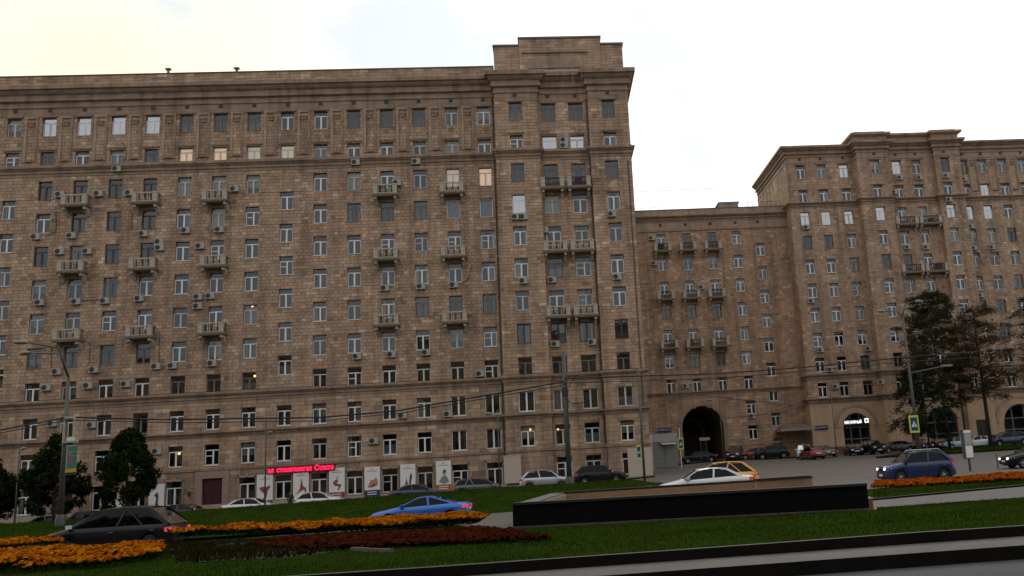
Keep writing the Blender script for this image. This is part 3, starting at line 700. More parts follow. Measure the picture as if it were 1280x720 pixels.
for j in range(15):
    x = (XA[j]+XA[j]+3.245)/2
    if x+.7 < AR: o = link('pilaster', pl, bA, (x, AY-.012, 0)); o.matrix_parent_inverse = invA
capm = MB(); capm.box(-.82, .82, -.12, .02, 0, .1, TRIM); capm = capm.mesh('window_cap')
for x, Y in [(x, AY) for x in XA]+list(zip(WX, WY)):
    for z in (38.62, 35.2): o = link('window_cap', capm, bA, (x, Y-.01, z)); o.matrix_parent_inverse = invA
# keystones over the shop windows and framed surrounds
ks = MB(); ks.box(-.84, -.725, -.06, .05, -.15, 2.3, TRIM2); ks.box(.725, .84, -.06, .05, -.15, 2.3, TRIM2); ks.box(-.84, .84, -.06, .05, 2.15, 2.32, TRIM2); ks.box(-.12, .12, -.12, 0, 2.2, 2.5, TRIM2); ks = ks.mesh('window_surround')
for j in range(15):
    if j not in (2, 6): o = link('window_surround', ks, bA, (XA[j], AY-.02, .62)); o.matrix_parent_inverse = invA
# doors
PINK = mat('pink_granite', (.30, .19, .15), .6, var=.15, scale=3); DOORM = mat('maroon_paint', (.045, .008, .008), .5)
for x, zt in ((-31.2, 2.85), (XA[2], 2.75)):
    m1 = MB(); m1.box(x-1.5, x-.9, AY-.14, AY+.06, -1.6, 3.52, PINK); m1.box(x+.9, x+1.5, AY-.14, AY+.06, -1.6, 3.52, PINK); m1.box(x-.9, x+.9, AY-.14, AY+.06, zt, 3.52, PINK); m1.box(x-1.0, x+1.0, AY-.2, AY-.1, zt+.02, zt+.2, PINK); partA(m1, 'door_surround')
    d = MB()
    for s in (0, 1): d.box(x-.88+s*.885, x-.005+s*.885, AY+.1, AY+.16, -1.3, zt-.02, DOORM)
    for s in (0, 1):
        for k in (0, 1): d.box(x-.75+s*.885, x-.14+s*.885, AY+.07, AY+.1, .2+k*1.25, 1.25+k*1.25, DOORM)
    dd = partA(d, 'door'); n = MB(); n.box(x-.25, x-.02, AY+.05, AY+.07, 1.35, 1.65, PVC); nn = n.build('notice', dd, fix=False); nn.matrix_parent_inverse = dd.matrix_basis.inverted() @ Matrix.Identity(4)
    nn.matrix_parent_inverse = invA
# balconies
for j, kit in ((2, BALA), (4, BALA), (6, BALA), (11, BALA), (13, BALA)):
    for i in (2, 4, 6): balcony(bA, (XA[j]-.05, AY, ZA[i]-.72), kit, invA)
for k in (1, 2):
    for i in (2, 4, 6): balcony(bA, (WX[k]+(.1 if k == 1 else -.05), 87.6, ZA[i]-.72), BALA2 if i == 2 else BALA, invA)
# drainpipes and stray cables
for x, z0, z1 in ((-4.45, .5, 39.5), (5.15, 4, 39), (9.0, 7.2, 32)):
    mb = MB(); mb.tube([(x, 86.9 if x > 5.5 else (87.45 if x > 0 else 87.9), z0), (x, 86.9 if x > 5.5 else (87.45 if x > 0 else 87.9), z1)], .06, mat('drainpipe', (.07, .055, .045), .6)); partA(mb, 'drainpipe')
for pts in ([(70, 264), (70, 291), (58, 294)], [(165, 266), (165, 288)], [(65, 432), (64, 462)], [(113, 428), (111, 455)], [(199, 420), (199, 455)], [(102, 376), (126, 374)], [(590, 332), (586, 348), (576, 355)], [(154, 178), (158, 192), (153, 208)]):
    mb = MB(); mb.tube([at(*p, AY-.06) for p in pts], .025, WIRE, n=5); partA(mb, 'cable')
# small lit ceiling lamps seen through five windows
GLOW = mat('bulb', (1, .8, .5), .5, emit=(1, .5, .16), estr=3.2)
for px, py, Y in ((316, 383, 88.5), (318.5, 470, 88.5), (663, 537, 87.5), (697.5, 537, 88.1), (224, 567, 88.6)):
    p = at(px, py, Y); mb = MB(); mb.lathe([(.001, -.12), (.1, -.07), (.13, 0), (.08, .08), (.02, .12)], GLOW, c=p, n=10); mb.tube([(p.x, p.y, p.z+.1), (p.x, p.y, p.z+.3)], .01, WIRE, n=4); partA(mb, 'ceiling_lamp', smooth=True)

# ---------- the set-back link block with the archway
BY = 117.0
bB = thing('apartment_building', 'lower set-back brown stone block with tall dark archway between the two larger blocks', 'apartment building', (20, BY, 1.5))
invB = Matrix.Translation(-bB.location)
XB = [15.95, 19.35, 22.75, 26.2]; ZB = [30.14-3.26*i for i in range(9)]
BT = ["wddw", "wwww", "wwww", "dddw", "wwww", "wddw", "wwww", "...w", "...w"]
bw = [(XB[k], ZB[i], 1.2, 1.75, ch, i, k) for i, r_ in enumerate(BT) for k, ch in enumerate(r_) if ch != '.']
bw += [(29.35, ZB[i]-1.75, 1.2, 1.75, 'w', i+.5, 4) for i in range(9)]
ARC = (19.65, 2.72, -2.0, 6.0)
opsB = [(x-w_/2, x+w_/2, z, z+h_) for x, z, w_, h_, *_ in bw]
T = TF(BY); wl = MB(); tl = Tiles()
back_wall(wl, T, 6, 33.4, -1, 33.5, opsB, [ARC])
tile_wall(tl, T, 6, 33.4, 10.65, 32.2, opsB, [], ch=.325, tw=.52, tone=.92, warm=1.05)
tile_wall(tl, T, 6, 33.4, 1.6, 10.1, opsB, [ARC], ch=.42, tw=.95, tone=.85, warm=1.05)
back_wall(wl, TF(BY-.02), 6, 33.4, 32.5, 33.6, m=TRIM2)
wl.poly([(6, 130, -1), (40, 130, -1), (40, 130, 35), (6, 130, 35)], MORTAR)
# the passage behind the arch: piers, vault and a lighter inner arch
cx, hw, zb, zsp = ARC; nseg = 20
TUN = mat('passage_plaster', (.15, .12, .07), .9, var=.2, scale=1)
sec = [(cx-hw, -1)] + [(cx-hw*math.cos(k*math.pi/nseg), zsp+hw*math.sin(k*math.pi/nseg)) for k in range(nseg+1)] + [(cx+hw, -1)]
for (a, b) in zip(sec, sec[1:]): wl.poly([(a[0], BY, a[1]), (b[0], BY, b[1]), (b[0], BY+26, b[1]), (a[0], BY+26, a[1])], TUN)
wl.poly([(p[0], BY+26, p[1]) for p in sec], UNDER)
sub(wl, 'wall', bB, fix=False); tl.build(bB)
r_ = MB(); nn_ = 26; hi = hw+.55
def arch_ring(mb, cx, zs_, r0, r1, y0, y1, m, n=24, foot=None):
    for k in range(n):
        a, b = math.pi*k/n, math.pi*(k+1)/n
        P = lambda r, t: (cx-r*math.cos(t), zs_+r*math.sin(t))
        q = [P(r0, a), P(r0, b), P(r1, b), P(r1, a)]
        mb.poly([(x, y0, z) for x, z in q], m); mb.poly([(q[3][0], y0, q[3][1]), (q[2][0], y0, q[2][1]), (q[2][0], y1, q[2][1]), (q[3][0], y1, q[3][1])], m)
        mb.poly([(q[0][0], y0, q[0][1]), (q[1][0], y0, q[1][1]), (q[1][0], y1, q[1][1]), (q[0][0], y1, q[0][1])], m)
    if foot is not None:
        for s in (-1, 1): a, b = sorted((cx+s*r0, cx+s*r1)); mb.box(a, b, y0, y1, foot, zs_, m)
arch_ring(r_, cx, zsp, hw-.02, hw+.5, BY-.1, BY+.1, TRIM, foot=-1); sub(r_, 'archivolt', bB)
r_ = MB(); arch_ring(r_, cx-.6, zsp-.6, 1.9, 2.3, BY+9, BY+9.5, mat('passage_plaster', (0, 0, 0)), foot=-1); sub(r_, 'inner_arch', bB)
PB = [(6, BY), (33.4, BY)]
for nm, prof in (('cornice', cornice(33.5, 34.45, .5)), ('string_course', band(32.2, 32.5, .14)), ('string_course', cornice(10.1, 10.65, .28)), ('plinth', band(-1, 1.6, .1)), ('plinth_band', band(3.3, 3.5, .06))):
    mb = MB(); molding(mb, [(22.6, BY), (33.4, BY)] if nm.startswith('plinth') else PB, prof, TRIM if nm != 'plinth' else PLINTH); sub(mb, nm, bB)
mb = MB(); mb.box(6, 33.4, BY-.02, BY+.4, 34.4, 35.2, TRIM2); mb.box(6, 33.4, BY-.08, BY+.45, 35.2, 35.3, ROOF); sub(mb, 'parapet', bB)
mb = MB(); mb.box(6, 33.4, BY+.4, 130, 34.2, 34.6, ROOF); sub(mb, 'roof', bB)
mb = MB(); mb.poly([(23.6, 118.5, 34.6), (27.2, 118.5, 34.6), (27.2, 118.5, 36.35), (24.6, 118.5, 36.4)], TRIM2); mb.box(24.6, 27.2, 118.6, 122, 34.6, 36.35, TRIM2); mb.box(24.4, 27.35, 118.4, 122.2, 36.36, 36.5, ROOF); sub(mb, 'roof_hatch', bB)
mb = MB()
for k in range(8): x = 28.2+k*.66; mb.tube([(x, 117.3, 35.2), (x, 117.3, 36.0)], .025, RAILM, n=4)
mb.tube([(28.2, 117.3, 36.0), (32.9, 117.3, 36.0)], .03, RAILM, n=4); mb.tube([(28.2, 117.3, 35.6), (32.9, 117.3, 35.6)], .02, RAILM, n=4); sub(mb, 'roof_railing', bB)
for (x, z, w_, h_, ch, i, j) in bw: window(bB, (x, BY+.19, z), 0, w_, h_, ch, invB); WINDOWS.append(('B', i, j, x, z, BY))
for x in XB+[29.3]: o = link('vent', vent, bB, (x, BY-.03, 33.1)); o.matrix_parent_inverse = invB
for k in range(3):
    for i in (0, 2, 4): balcony(bB, (XB[k], BY, ZB[i]-.65), BALB, invB)
mb = MB(); mb.box(29.0, 33.2, 113.4, 117, 4.75, 5.0, TRIM2); mb.poly([(29.0, 113.4, 5.0), (33.2, 113.4, 5.0), (32.2, 115.5, 5.7), (29.8, 115.5, 5.7)], ROOF); mb.poly([(29, 113.4, 5.0), (29.8, 115.5, 5.7), (29.0, 117, 5.0)], ROOF); mb.poly([(29.8, 115.5, 5.7), (32.2, 115.5, 5.7), (33.2, 117, 5.0), (29.0, 117, 5.0)], ROOF); sub(mb, 'canopy', bB)

# ---------- the right-hand block
CYY = 115.0
bC = thing('apartment_building', 'right-hand brown stone block with stepped roof bay, beige arched ground floor and lit white sign', 'apartment building', (50, CYY, 1.3))
invC = Matrix.Translation(-bC.location)
ZC = [38.35-3.28*i for i in range(10)]
CS = [((33.4, 42.8), 115.0, [35.35, 38.25, 41.4], ["wpl", "www", "lll", "ddw", "wwd", "www", "www", "www", "wwd", "wwd"]),
      ((42.8, 47.2), 113.6, [45.3], ["p", "w", "l", "w", "d", "w", "w", "w", "d", "w"]),
      ((47.2, 53.7), 114.3, [48.55, 51.35], ["lw", "ww", "wp", "ww", "dw", "ww", "wd", "ww", "dw", "ww"]),
      ((53.7, 57.3), 113.6, [55.1], ["d", "w", "l", "p", "w", "w", "w", "w", "w", "w"]),
      ((57.3, 90), 115.0, [58.3, 61.0, 63.9, 66.8, 69.8, 72.8], ["dppppl", "wlwwww", "llwwwl", "ppbwww", "wwwwww", "wwdwww", "ddwwww", "wdwwww", "wwwwww", "wwwwww"])]
wl = MB(); tl = Tiles(); gf = MB()
ARC1 = (39.3, 1.75, -2, 4.85); ARC2 = (50.45, 2.1, -2, 4.6); ARC3 = (61.4, 2.35, -2, 4.2)
PATHC = [(33.4, 132), (33.4, 115), (42.8, 115), (42.8, 113.6), (47.2, 113.6), (47.2, 114.3), (53.7, 114.3), (53.7, 113.6), (57.3, 113.6), (57.3, 115), (90, 115)]
cwin = []
for (u0, u1), Y, xs_, rows in CS:
    loc = [(x, ZC[i], 1.22, 1.62 if i == 1 else 1.85, rows[i][k], i, x) for i in range(10) for k, x in enumerate(xs_)]
    cwin += [(*q, Y) for q in loc]
    ops = [(x-w_/2, x+w_/2, z, z+h_) for x, z, w_, h_, *_ in loc]; T = TF(Y)
    top = 42.0
    back_wall(wl, T, u0, u1, 8.0, top, ops)
    tile_wall(tl, T, u0, u1, 11.9, 34.3, ops, ch=.325, tw=.52, tone=.97, warm=.99); tile_wall(tl, T, u0, u1, 35.05, 40.6, ops, ch=.34, tw=.5, tone=.95)
    tile_wall(tl, T, u0, u1, 8.8, 11.0, ops, ch=.36, tw=.95, tone=1.05)
    arcs = [a for a in (ARC1, ARC2, ARC3) if u0 < a[0] < u1]
    gops = [(43.9+2, 46.8, 1.6, 3.8)] if u0 == 42.8 else ([(54.6, 56.3, 1.9, 4.75)] if u0 == 53.7 else [])
    back_wall(gf, T, u0, u1, -1, 8.0, gops, arcs, m=STUCCO)
    for g_ in gops: window(bC, ((g_[0]+g_[1])/2, Y+.19, g_[2]), 0, g_[1]-g_[0], g_[3]-g_[2], 'e', invC)
    back_wall(wl, TF(Y-.02), u0, u1, 40.6, 41.6, m=TRIM2)
for X, y0, y1, Tq in ((42.8, 113.6, 115, TL), (47.2, 113.6, 114.3, TR), (53.7, 113.6, 114.3, TL), (57.3, 113.6, 115, TR), (33.4, 115, 132, TL)):
    f_ = Tq(X); a, b = (-y1, -y0) if Tq is TL else (y0, y1)
    back_wall(wl, f_, a, b, 8, 42); back_wall(gf, f_, a, b, -1, 8, m=STUCCO)
    big = y1-y0 > 5
    tile_wall(tl, f_, a, b, 11.9, 34.3, ch=.325, tw=.7, tone=.97); tile_wall(tl, f_, a, b, 35.05, 41.0, ch=.34, tw=.7, tone=.97); tile_wall(tl, f_, a, b, 8.8, 11.0, ch=.36, tw=.8)
wl.poly([(33.4, 132, -1), (90, 132, -1), (90, 132, 42), (33.4, 132, 42)], MORTAR); wl.poly([(90, 115, -1), (90, 132, -1), (90, 132, 42), (90, 115, 42)], MORTAR)
sub(wl, 'wall', bC, fix=False); tl.build(bC); sub(gf, 'ground_floor_wall', bC, fix=False)
for nm, prof, m in (('cornice', cornice(41.3, 43.0, .75), TRIM), ('string_course', cornice(34.2, 35.05, .42), TRIM), ('string_course', cornice(11.0, 11.9, .36), TRIM), ('string_course', cornice(8.0, 8.8, .42), TRIM), ('fascia', band(40.5, 40.66, .07), TRIM), ('plinth', band(-1, 2.45, .09), REDPLINTH)):
    mb = MB()
    if nm == 'plinth':
        for seg in ([(33.4, 132), (33.4, 115), (37.4, 115)], [(41.2, 115), (42.8, 115), (42.8, 113.6), (45.8, 113.6)], [(52.7, 114.3), (53.7, 114.3), (53.7, 113.6), (57.3, 113.6), (57.3, 115), (58.9, 115)], [(63.9, 115), (90, 115)]): molding(mb, seg, prof, m)
    else: molding(mb, PATHC, prof, m)
    sub(mb, nm, bC)
PBY = PATHC[2:10]
mb = MB(); molding(mb, [(42.8, 118), (42.8, 113.6), (47.2, 113.6), (47.2, 114.3), (53.7, 114.3), (53.7, 113.6), (57.3, 113.6), (57.3, 118)], [(-.1, 42.7), (.05, 43.0), (.1, 43.5), (.55, 43.75), (.55, 44.05), (-.1, 44.1)], TRIM2)
sub(mb, 'attic', bC)
mb = MB(); mb.box(42.9, 47.1, 113.7, 120, 43.9, 44.35, ROOF); mb.box(47.1, 53.8, 114.4, 120, 43.6, 44.0, ROOF); mb.box(53.8, 57.2, 113.7, 120, 43.9, 44.35, ROOF); mb.box(33.5, 90, 115.1, 132, 42.5, 43.02, ROOF); sub(mb, 'roof', bC)
for x in (36.4, 62.5, 66.3): mb = MB(); mb.box(x, x+1.4, 117, 119, 43.0, 43.7, ROOF); sub(mb, 'roof_vent', bC)
for (x, z, w_, h_, ch, i, j, Y) in cwin: window(bC, (x, Y+.19, z), 0, w_, h_, ch, invC); WINDOWS.append(('C', i, j, x, z, Y))
for (x, z, w_, h_, ch, i, j, Y) in cwin:
    if i == 0:
        o = link('vent', vent, bC, (x, Y-.04, 41.1)); o.matrix_parent_inverse = invC
        for zz in (40.3, 36.75): o = link('window_cap', capm, bC, (x, Y-.01, zz)); o.matrix_parent_inverse = invC
for k, x in enumerate((59.65, 62.45, 65.35, 68.3, 71.3)): o = link('pilaster', pl, bC, (x, 115-.012, 1.7)); o.matrix_parent_inverse = invC
for k, i in enumerate((2, 4, 6)):
    for x in (48.75, 52.0): balcony(bC, (x, 114.3, ZC[i]-.6), BALC, invC)
# shop fronts in the arches
SHOPF = mat('shop_frame', (.10, .13, .14), .4); 
for (cx, hw, zb, zs_), Y in ((ARC1, 115.0), (ARC2, 114.3), (ARC3, 115.0)):
    r_ = MB(); arch_ring(r_, cx, zs_, hw-.01, hw+.75, Y-.07, Y+.3, STUCCO, n=20); arch_ring(r_, cx, zs_, hw+.78, hw+1.15, Y-.14, Y+.02, TRIM2, n=20); sub(r_, 'archivolt', bC)
    rv = MB()
    for s in (-1, 1): rv.poly([(cx+s*hw, Y, -1), (cx+s*hw, Y+.5, -1), (cx+s*hw, Y+.5, zs_), (cx+s*hw, Y, zs_)], STUCCO)
    s_ = [(cx-hw, 0)] + [(cx-hw*math.cos(k*math.pi/20), zs_+hw*math.sin(k*math.pi/20)) for k in range(21)] + [(cx+hw, 0)]
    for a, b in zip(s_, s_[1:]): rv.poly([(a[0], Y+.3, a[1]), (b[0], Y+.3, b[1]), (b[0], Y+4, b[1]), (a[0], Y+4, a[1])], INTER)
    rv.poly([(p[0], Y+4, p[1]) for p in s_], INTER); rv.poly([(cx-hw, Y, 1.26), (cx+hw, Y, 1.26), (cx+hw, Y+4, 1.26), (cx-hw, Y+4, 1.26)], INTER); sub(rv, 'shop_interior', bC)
    fr = MB(); xs_ = [-hw, -hw*.42, hw*.28, hw]
    arch_ring(fr, cx, zs_, hw-.16, hw-.02, Y+.28, Y+.4, SHOPF, n=20)
    for q in xs_: fr.box(cx+q-.06, cx+q+.06, Y+.28, Y+.4, 1.3, zs_+(.05 if abs(q) > hw*.9 else math.sqrt(max(hw*hw-q*q, 0))-.1), SHOPF)
    for z in (1.4, 3.3, 4.75): fr.box(cx-hw+.05, cx+hw-.05, Y+.29, Y+.39, z-.06, z+.06, SHOPF)
    f_ = sub(fr, 'shop_front', bC)
    gl_ = MB(); gl_.poly([(p[0], Y+.34, max(p[1], 1.3)) for p in s_], GLASSB if cx > 60 else GLASS); g2 = gl_.build('pane', f_, fix=False); g2.matrix_parent_inverse = invC
    if cx < 45:
        pp = MB(); pp.box(cx-.25, cx+.5, Y+.22, Y+.26, 1.85, 2.95, PVC); q = pp.build('poster', f_, fix=False); q.matrix_parent_inverse = invC
    if 45 < cx < 55:
        pp = MB(); pp.box(cx-.2, cx+.9, Y+.22, Y+.26, 1.7, 3.5, PVC); q = pp.build('poster', f_, fix=False); q.matrix_parent_inverse = invC
LITW = mat('lit_white_letter', (.9, .9, .9), .5, emit=(1, 1, .98), estr=1.1)
sg = MB(); p0, p1 = at(1056, 529.5, 114.8), at(1084, 525.5, 114.8)
sg.box(p0.x-.1, p1.x+.25, 114.95, 115.1, p0.z-.35, p1.z+.35, UNDER); so_ = tag(sg.build('shop_sign'), 'white glowing letters on dark board in the small arch of the right-hand block', 'shop sign')
me = text_mesh('МЕНЗУРНЫЙ', .5, LITW, .02, .012); 
wdt = max(v.co.x for v in me.vertices)-min(v.co.x for v in me.vertices); me.transform(Matrix.Diagonal((2.25/wdt, 1, 1, 1)))
o = link('lettering', me, so_, (p0.x+1.15, 114.92, (p0.z+p1.z)/2-.02))
b_ = MB(); x = p1.x-.05; z = p1.z; b_.box(x-.26, x+.26, 114.9, 114.94, z-.28, z+.28, LITW); b_.box(x-.1, x+.1, 114.88, 114.9, z-.14, z+.14, UNDER); b_.build('emblem', so_)

# ------------------------------------------------------------------ things fixed to the long block's street front
def on_wall(px, py, Y): return at(px, py, Y)
REDN = mat('red_neon', (.6, .01, .03), .4, emit=(1, .015, .09), estr=1.5); REDB = mat('sign_red_box', (.16, .005, .012), .5)
a, b = at(335, 591, 87.7), at(418, 581, 87.7); mz = 3.24
sgn = MB(); sgn.box(-3.05, 3.05, -.03, .12, -.32, .3, REDB); sgo = tag(sgn.build('shop_sign', None, ((a.x+b.x)/2, 87.72, mz)), 'long glowing red sign over the shop windows of the long block', 'shop sign')
for txt, x0, x1, sz in (('и', -2.98, -2.5, .62), ('московскоой', -2.2, .95, .62), ('Союз', 1.2, 2.95, .66)):
    txt = {'московскоой': 'стоматология'}.get(txt, txt)
    me = text_mesh(txt, sz, REDN, .03, .02); lo = min(v.co.x for v in me.vertices); hi_ = max(v.co.x for v in me.vertices)
    me.transform(Matrix.Translation((-(lo+hi_)/2, 0, 0))); me.transform(Matrix.Diagonal(((x1-x0)/(hi_-lo), 1, 1, 1))); link('lettering', me, sgo, ((x0+x1)/2, -.08, 0))
PAPER = mat('poster_paper', (.72, .69, .65), .6); PRED = mat('print_red', (.22, .035, .03), .6); PBLUE = mat('print_blue', (.02, .025, .07), .6); POR = mat('print_orange', (.35, .1, .03), .6); PSKIN = mat('print_skin', (.4, .2, .13), .6); PDK = mat('print_dark', (.06, .05, .05), .6); PGR = mat('print_grey', (.2, .2, .2), .6); PFIG = mat('print_crimson', (.25, .05, .05), .6)
def blob(mb, pts, m, y): mb.poly([(x, y, z) for x, z in pts], m)
FIGS = {
 'runner': [(PFIG, [(-.5, 1.7), (-.3, 1.85), (.1, 1.8), (.45, 1.95), (.5, 1.75), (.3, 1.5), (.2, 1.1), (.05, .9), (-.05, 1.2), (-.3, 1.45)]), (PDK, [(-.2, .7), (.05, .95), (.25, 1.2), (.12, .75), (-.02, .45)])],
 'lunge': [(PFIG, [(0, 1.95), (.12, 2.0), (.2, 1.5), (.45, 1.35), (.52, .9), (.4, .9), (.3, 1.2), (.1, 1.1), (-.5, .75), (-.55, .68), (-.1, 1.25)]), (PSKIN, [(-.02, 1.98), (.12, 1.98), (.12, 2.18), (-.02, 2.18)])],
 'jump': [(PFIG, [(-.35, 1.6), (.0, 1.9), (.12, 1.7), (.0, 1.45), (.3, 1.35), (.1, 1.2), (-.3, 1.35)]), (PDK, [(.3, 1.4), (.42, 1.3), (.15, .8), (.05, .85), (.2, 1.2), (-.3, 1.25)]), (PSKIN, [(0, 1.92), (.14, 1.92), (.14, 2.12), (0, 2.12)])],
 'family': [(PSKIN, [(-.35, 1.2), (-.1, 1.7), (.1, 1.6), (.35, 1.9), (.5, 1.5), (.5, 1.1), (0, 1.0), (-.2, .9), (-.45, .95)]), (PFIG, [(-.3, .9), (.1, 1.3), (.45, 1.1), (.1, .95)])],
 'pair': [(PDK, [(.1, 1.2), (.2, 1.9), (.3, 2.1), (.4, 1.7), (.3, 1.3), (.25, .8), (.15, .8)]), (PFIG, [(-.35, .7), (-.2, 1.2), (-.15, 1.7), (-.05, 1.2), (.1, .8), (-.1, .6)])],
 'portrait': [(PDK, [(-.1, 1.85), (0, 2.1), (.2, 2.1), (.25, 1.8), (.15, 1.65), (-.05, 1.65)]), (PSKIN, [(-.02, 1.62), (.14, 1.62), (.18, 1.85), (0, 1.9)]), (PGR, [(-.45, .9), (-.2, 1.35), (.1, 1.6), (.35, 1.3), (.5, .85), (0, .7)])],
 'tall': [(PDK, [(-.1, .9), (.0, 1.6), (-.2, 1.9), (.1, 2.2), (.2, 1.8), (.15, 1.2), (.25, .8), (.05, .7)])], 'plain': []}
PDESC = {'runner': 'white poster with dark red leaping figure, left of the first window under the red sign', 'lunge': 'white poster with red figure stretching sideways, under middle of the red sign', 'jump': 'white poster with crouching jumper above red band, at right end of the red sign',
         'family': 'white poster with seated pale group above dark blue band', 'pair': 'white poster with two dark dancing figures above the parked dark blue car', 'portrait': 'white poster with dark-haired seated person above orange band', 'tall': 'white poster with one thin dark figure left of the maroon door', 'plain': 'blank white poster partly hidden by the round street tree'}
for fig, (x, z, w_, h_), bc in (('runner', (-26.45, -.02, 1.45, 2.95), PRED), ('lunge', (-23.2, .2, 1.4, 2.85), None), ('jump', (-19.95, .3, 1.42, 2.85), PRED), ('family', (-16.72, .3, 1.42, 2.75), PBLUE), ('pair', (-13.45, .35, 1.4, 2.75), None), ('portrait', (-10.15, .4, 1.4, 2.8), POR), ('tall', (-36.05, -.1, 1.35, 2.75), None), ('plain', (-39.4, -.15, 1.5, 2.0), None)):
    mb = MB(); mb.box(-w_/2, w_/2, -.02, .06, 0, h_, PAPER); mb.box(-.06, .06, -.1, .0, h_+.02, h_+.18, PALEST)
    po = tag(mb.build('poster', None, (x, 87.78, z)), PDESC[fig], 'poster', 'posters between the shop windows')
    def blob1(pts, m, y):
        pr = MB(); blob(pr, pts, m, y); pr.build('print', po, fix=False)
    for q_, (m, pts) in enumerate(FIGS[fig]): blob1([(px, pz*h_/2.95) for px, pz in pts], m, -.026-.002*q_)
    if fig not in ('plain', 'tall'):
        for q, (l, u) in enumerate(((-.12, .12), (-.45, .45))): blob1([(l, h_-.28-q*.16), (u, h_-.28-q*.16), (u, h_-.22-q*.16), (l, h_-.22-q*.16)], PGR, -.026)
    if bc:
        blob1([(-w_/2, .02), (w_/2, .02), (w_/2, .62), (-w_/2, .62)], bc, -.024)
        for q in (0, 1): blob1([(-.45, .2+q*.2), (.4, .2+q*.2), (.4, .27+q*.2), (-.45, .27+q*.2)], PAPER, -.028)
mb = MB(); mb.box(-.8, .8, -.04, .1, 0, 2.5, mat('cream_board', (.45, .37, .29), .7)); mb.box(-.86, .86, -.07, .1, 2.5, 2.58, PALEST)
p = at(644, 602, 86.8); tag(mb.build('shutter_board', None, (p.x-.2, 86.85, .75)), 'large blank cream board on the wall above the silver jeep', 'board')
mb = MB(); mb.box(-.12, .12, -.12, 0, -.2, .2, ACD); p = at(236.5, 617.5, 87.9); tag(mb.build('letter_box', None, (p.x, 87.9, p.z)), 'small black box on the wall just left of the maroon door', 'letter box')
BLUEP = mat('plate_blue', (.012, .016, .07), .4)
for nm, (px, py), Y, w_, lab, t in (('a', (830.5, 537.5), 116.85, 1.8, 'dark blue street name plate left of the tall archway', 'Кутузовский пр.'), ('c', (1027, 534.5), 114.85, 1.75, 'dark blue street name plate left of the small glazed arch', 'Кутузовский пр.')):
    p = at(px, py, Y); mb = MB(); mb.box(-w_/2, w_/2, -.02, .04, -.26, .26, BLUEP); o = tag(mb.build('street_sign', None, (p.x, Y, p.z)), lab, 'street sign', 'blue street name plates')
    me = text_mesh(t, .22, PVC, .004); link('lettering', me, o, (-.05, -.028, .02))

# ------------------------------------------------------------------ air conditioners
acm = MB(); acm.box(-.42, .42, -.34, -.02, -.29, .29, ACW); acm.box(-.43, .43, -.35, -.01, .27, .31, ACW)
acg = MB(); acg.lathe([(.0, -.352), (.22, -.352), (.24, -.345), (.24, -.338)], ACD, axis='y', c=(-.14, 0, 0), n=14)
acb = MB(); acb.poly([(-.02, 0, -.3), (-.02, -.32, -.3), (-.02, 0, -.62)], RAILM); acb.box(-.02, .02, -.32, 0, -.34, -.29, RAILM)
acb.v = acb.v; acb.f = acb.f[1:]; acb.m = acb.m[1:]
acm, acg, acb = acm.mesh('casing'), acg.mesh('fan_grille'), acb.mesh('bracket')
ACS = {'A': [(75, 243), (123, 242), (162, 241), (44.5, 296), (89, 294.5), (179, 292), (232, 288), (274, 287), (293, 236), (74.5, 314.5), (109, 314), (199, 302.3), (199.5, 309.7), (250, 307.5), (49.5, 378), (95, 377), (131, 376), (174, 373), (247.5, 371), (262.5, 370), (247, 382.5), (71, 464.5), (117.5, 462), (195, 458), (215.5, 457), (265, 454), (58, 484.5), (110, 482), (157, 480), (65.5, 529), (114.5, 531), (196, 564), (146, 211), (444.5, 203), (520, 202), (496, 228.5), (481, 360), (526, 358), (567, 356), (446, 445.5), (489, 443), (532.5, 440.5), (503, 519), (560, 517.5), (467, 551), (600, 467)],
       'W': [(705, 175), (705, 182), (644.5, 271), (654, 271), (764.5, 267.5), (680, 287.5), (654, 351), (690, 350), (771, 346), (694, 430), (740, 427.5)],
       'B': [(814.5, 297.5), (817.5, 329), (857, 482.5), (940, 520), (877, 359)],
       'C': [(1008, 284), (1204.5, 224), (1213, 283), (1217, 310), (1239.5, 309), (1014, 376), (1025.5, 437.5), (1037.5, 462), (1044.5, 483), (1085, 436), (1225, 369)],
       'D': [(1124.5, 222), (1149, 222), (1182.5, 219.5), (1186, 249.5), (1134, 309), (1157.5, 309), (1117.5, 240), (1101, 477.5), (1164, 369)]}
ORD = ['first', 'second', 'third', 'fourth', 'fifth', 'sixth', 'seventh', 'eighth', 'ninth', 'tenth', 'eleventh', 'twelfth', 'thirteenth', 'fourteenth', 'fifteenth', 'sixteenth', 'seventeenth', 'eighteenth', 'nineteenth', 'twentieth']
BN = {'A': 'long block', 'W': "long block", 'B': 'archway block', 'C': 'right-hand block', 'D': 'right-hand block'}
BASEROW = {'A': 12, 'W': 12, 'B': 10, 'C': 11, 'D': 11}
seen = {}
proto = None
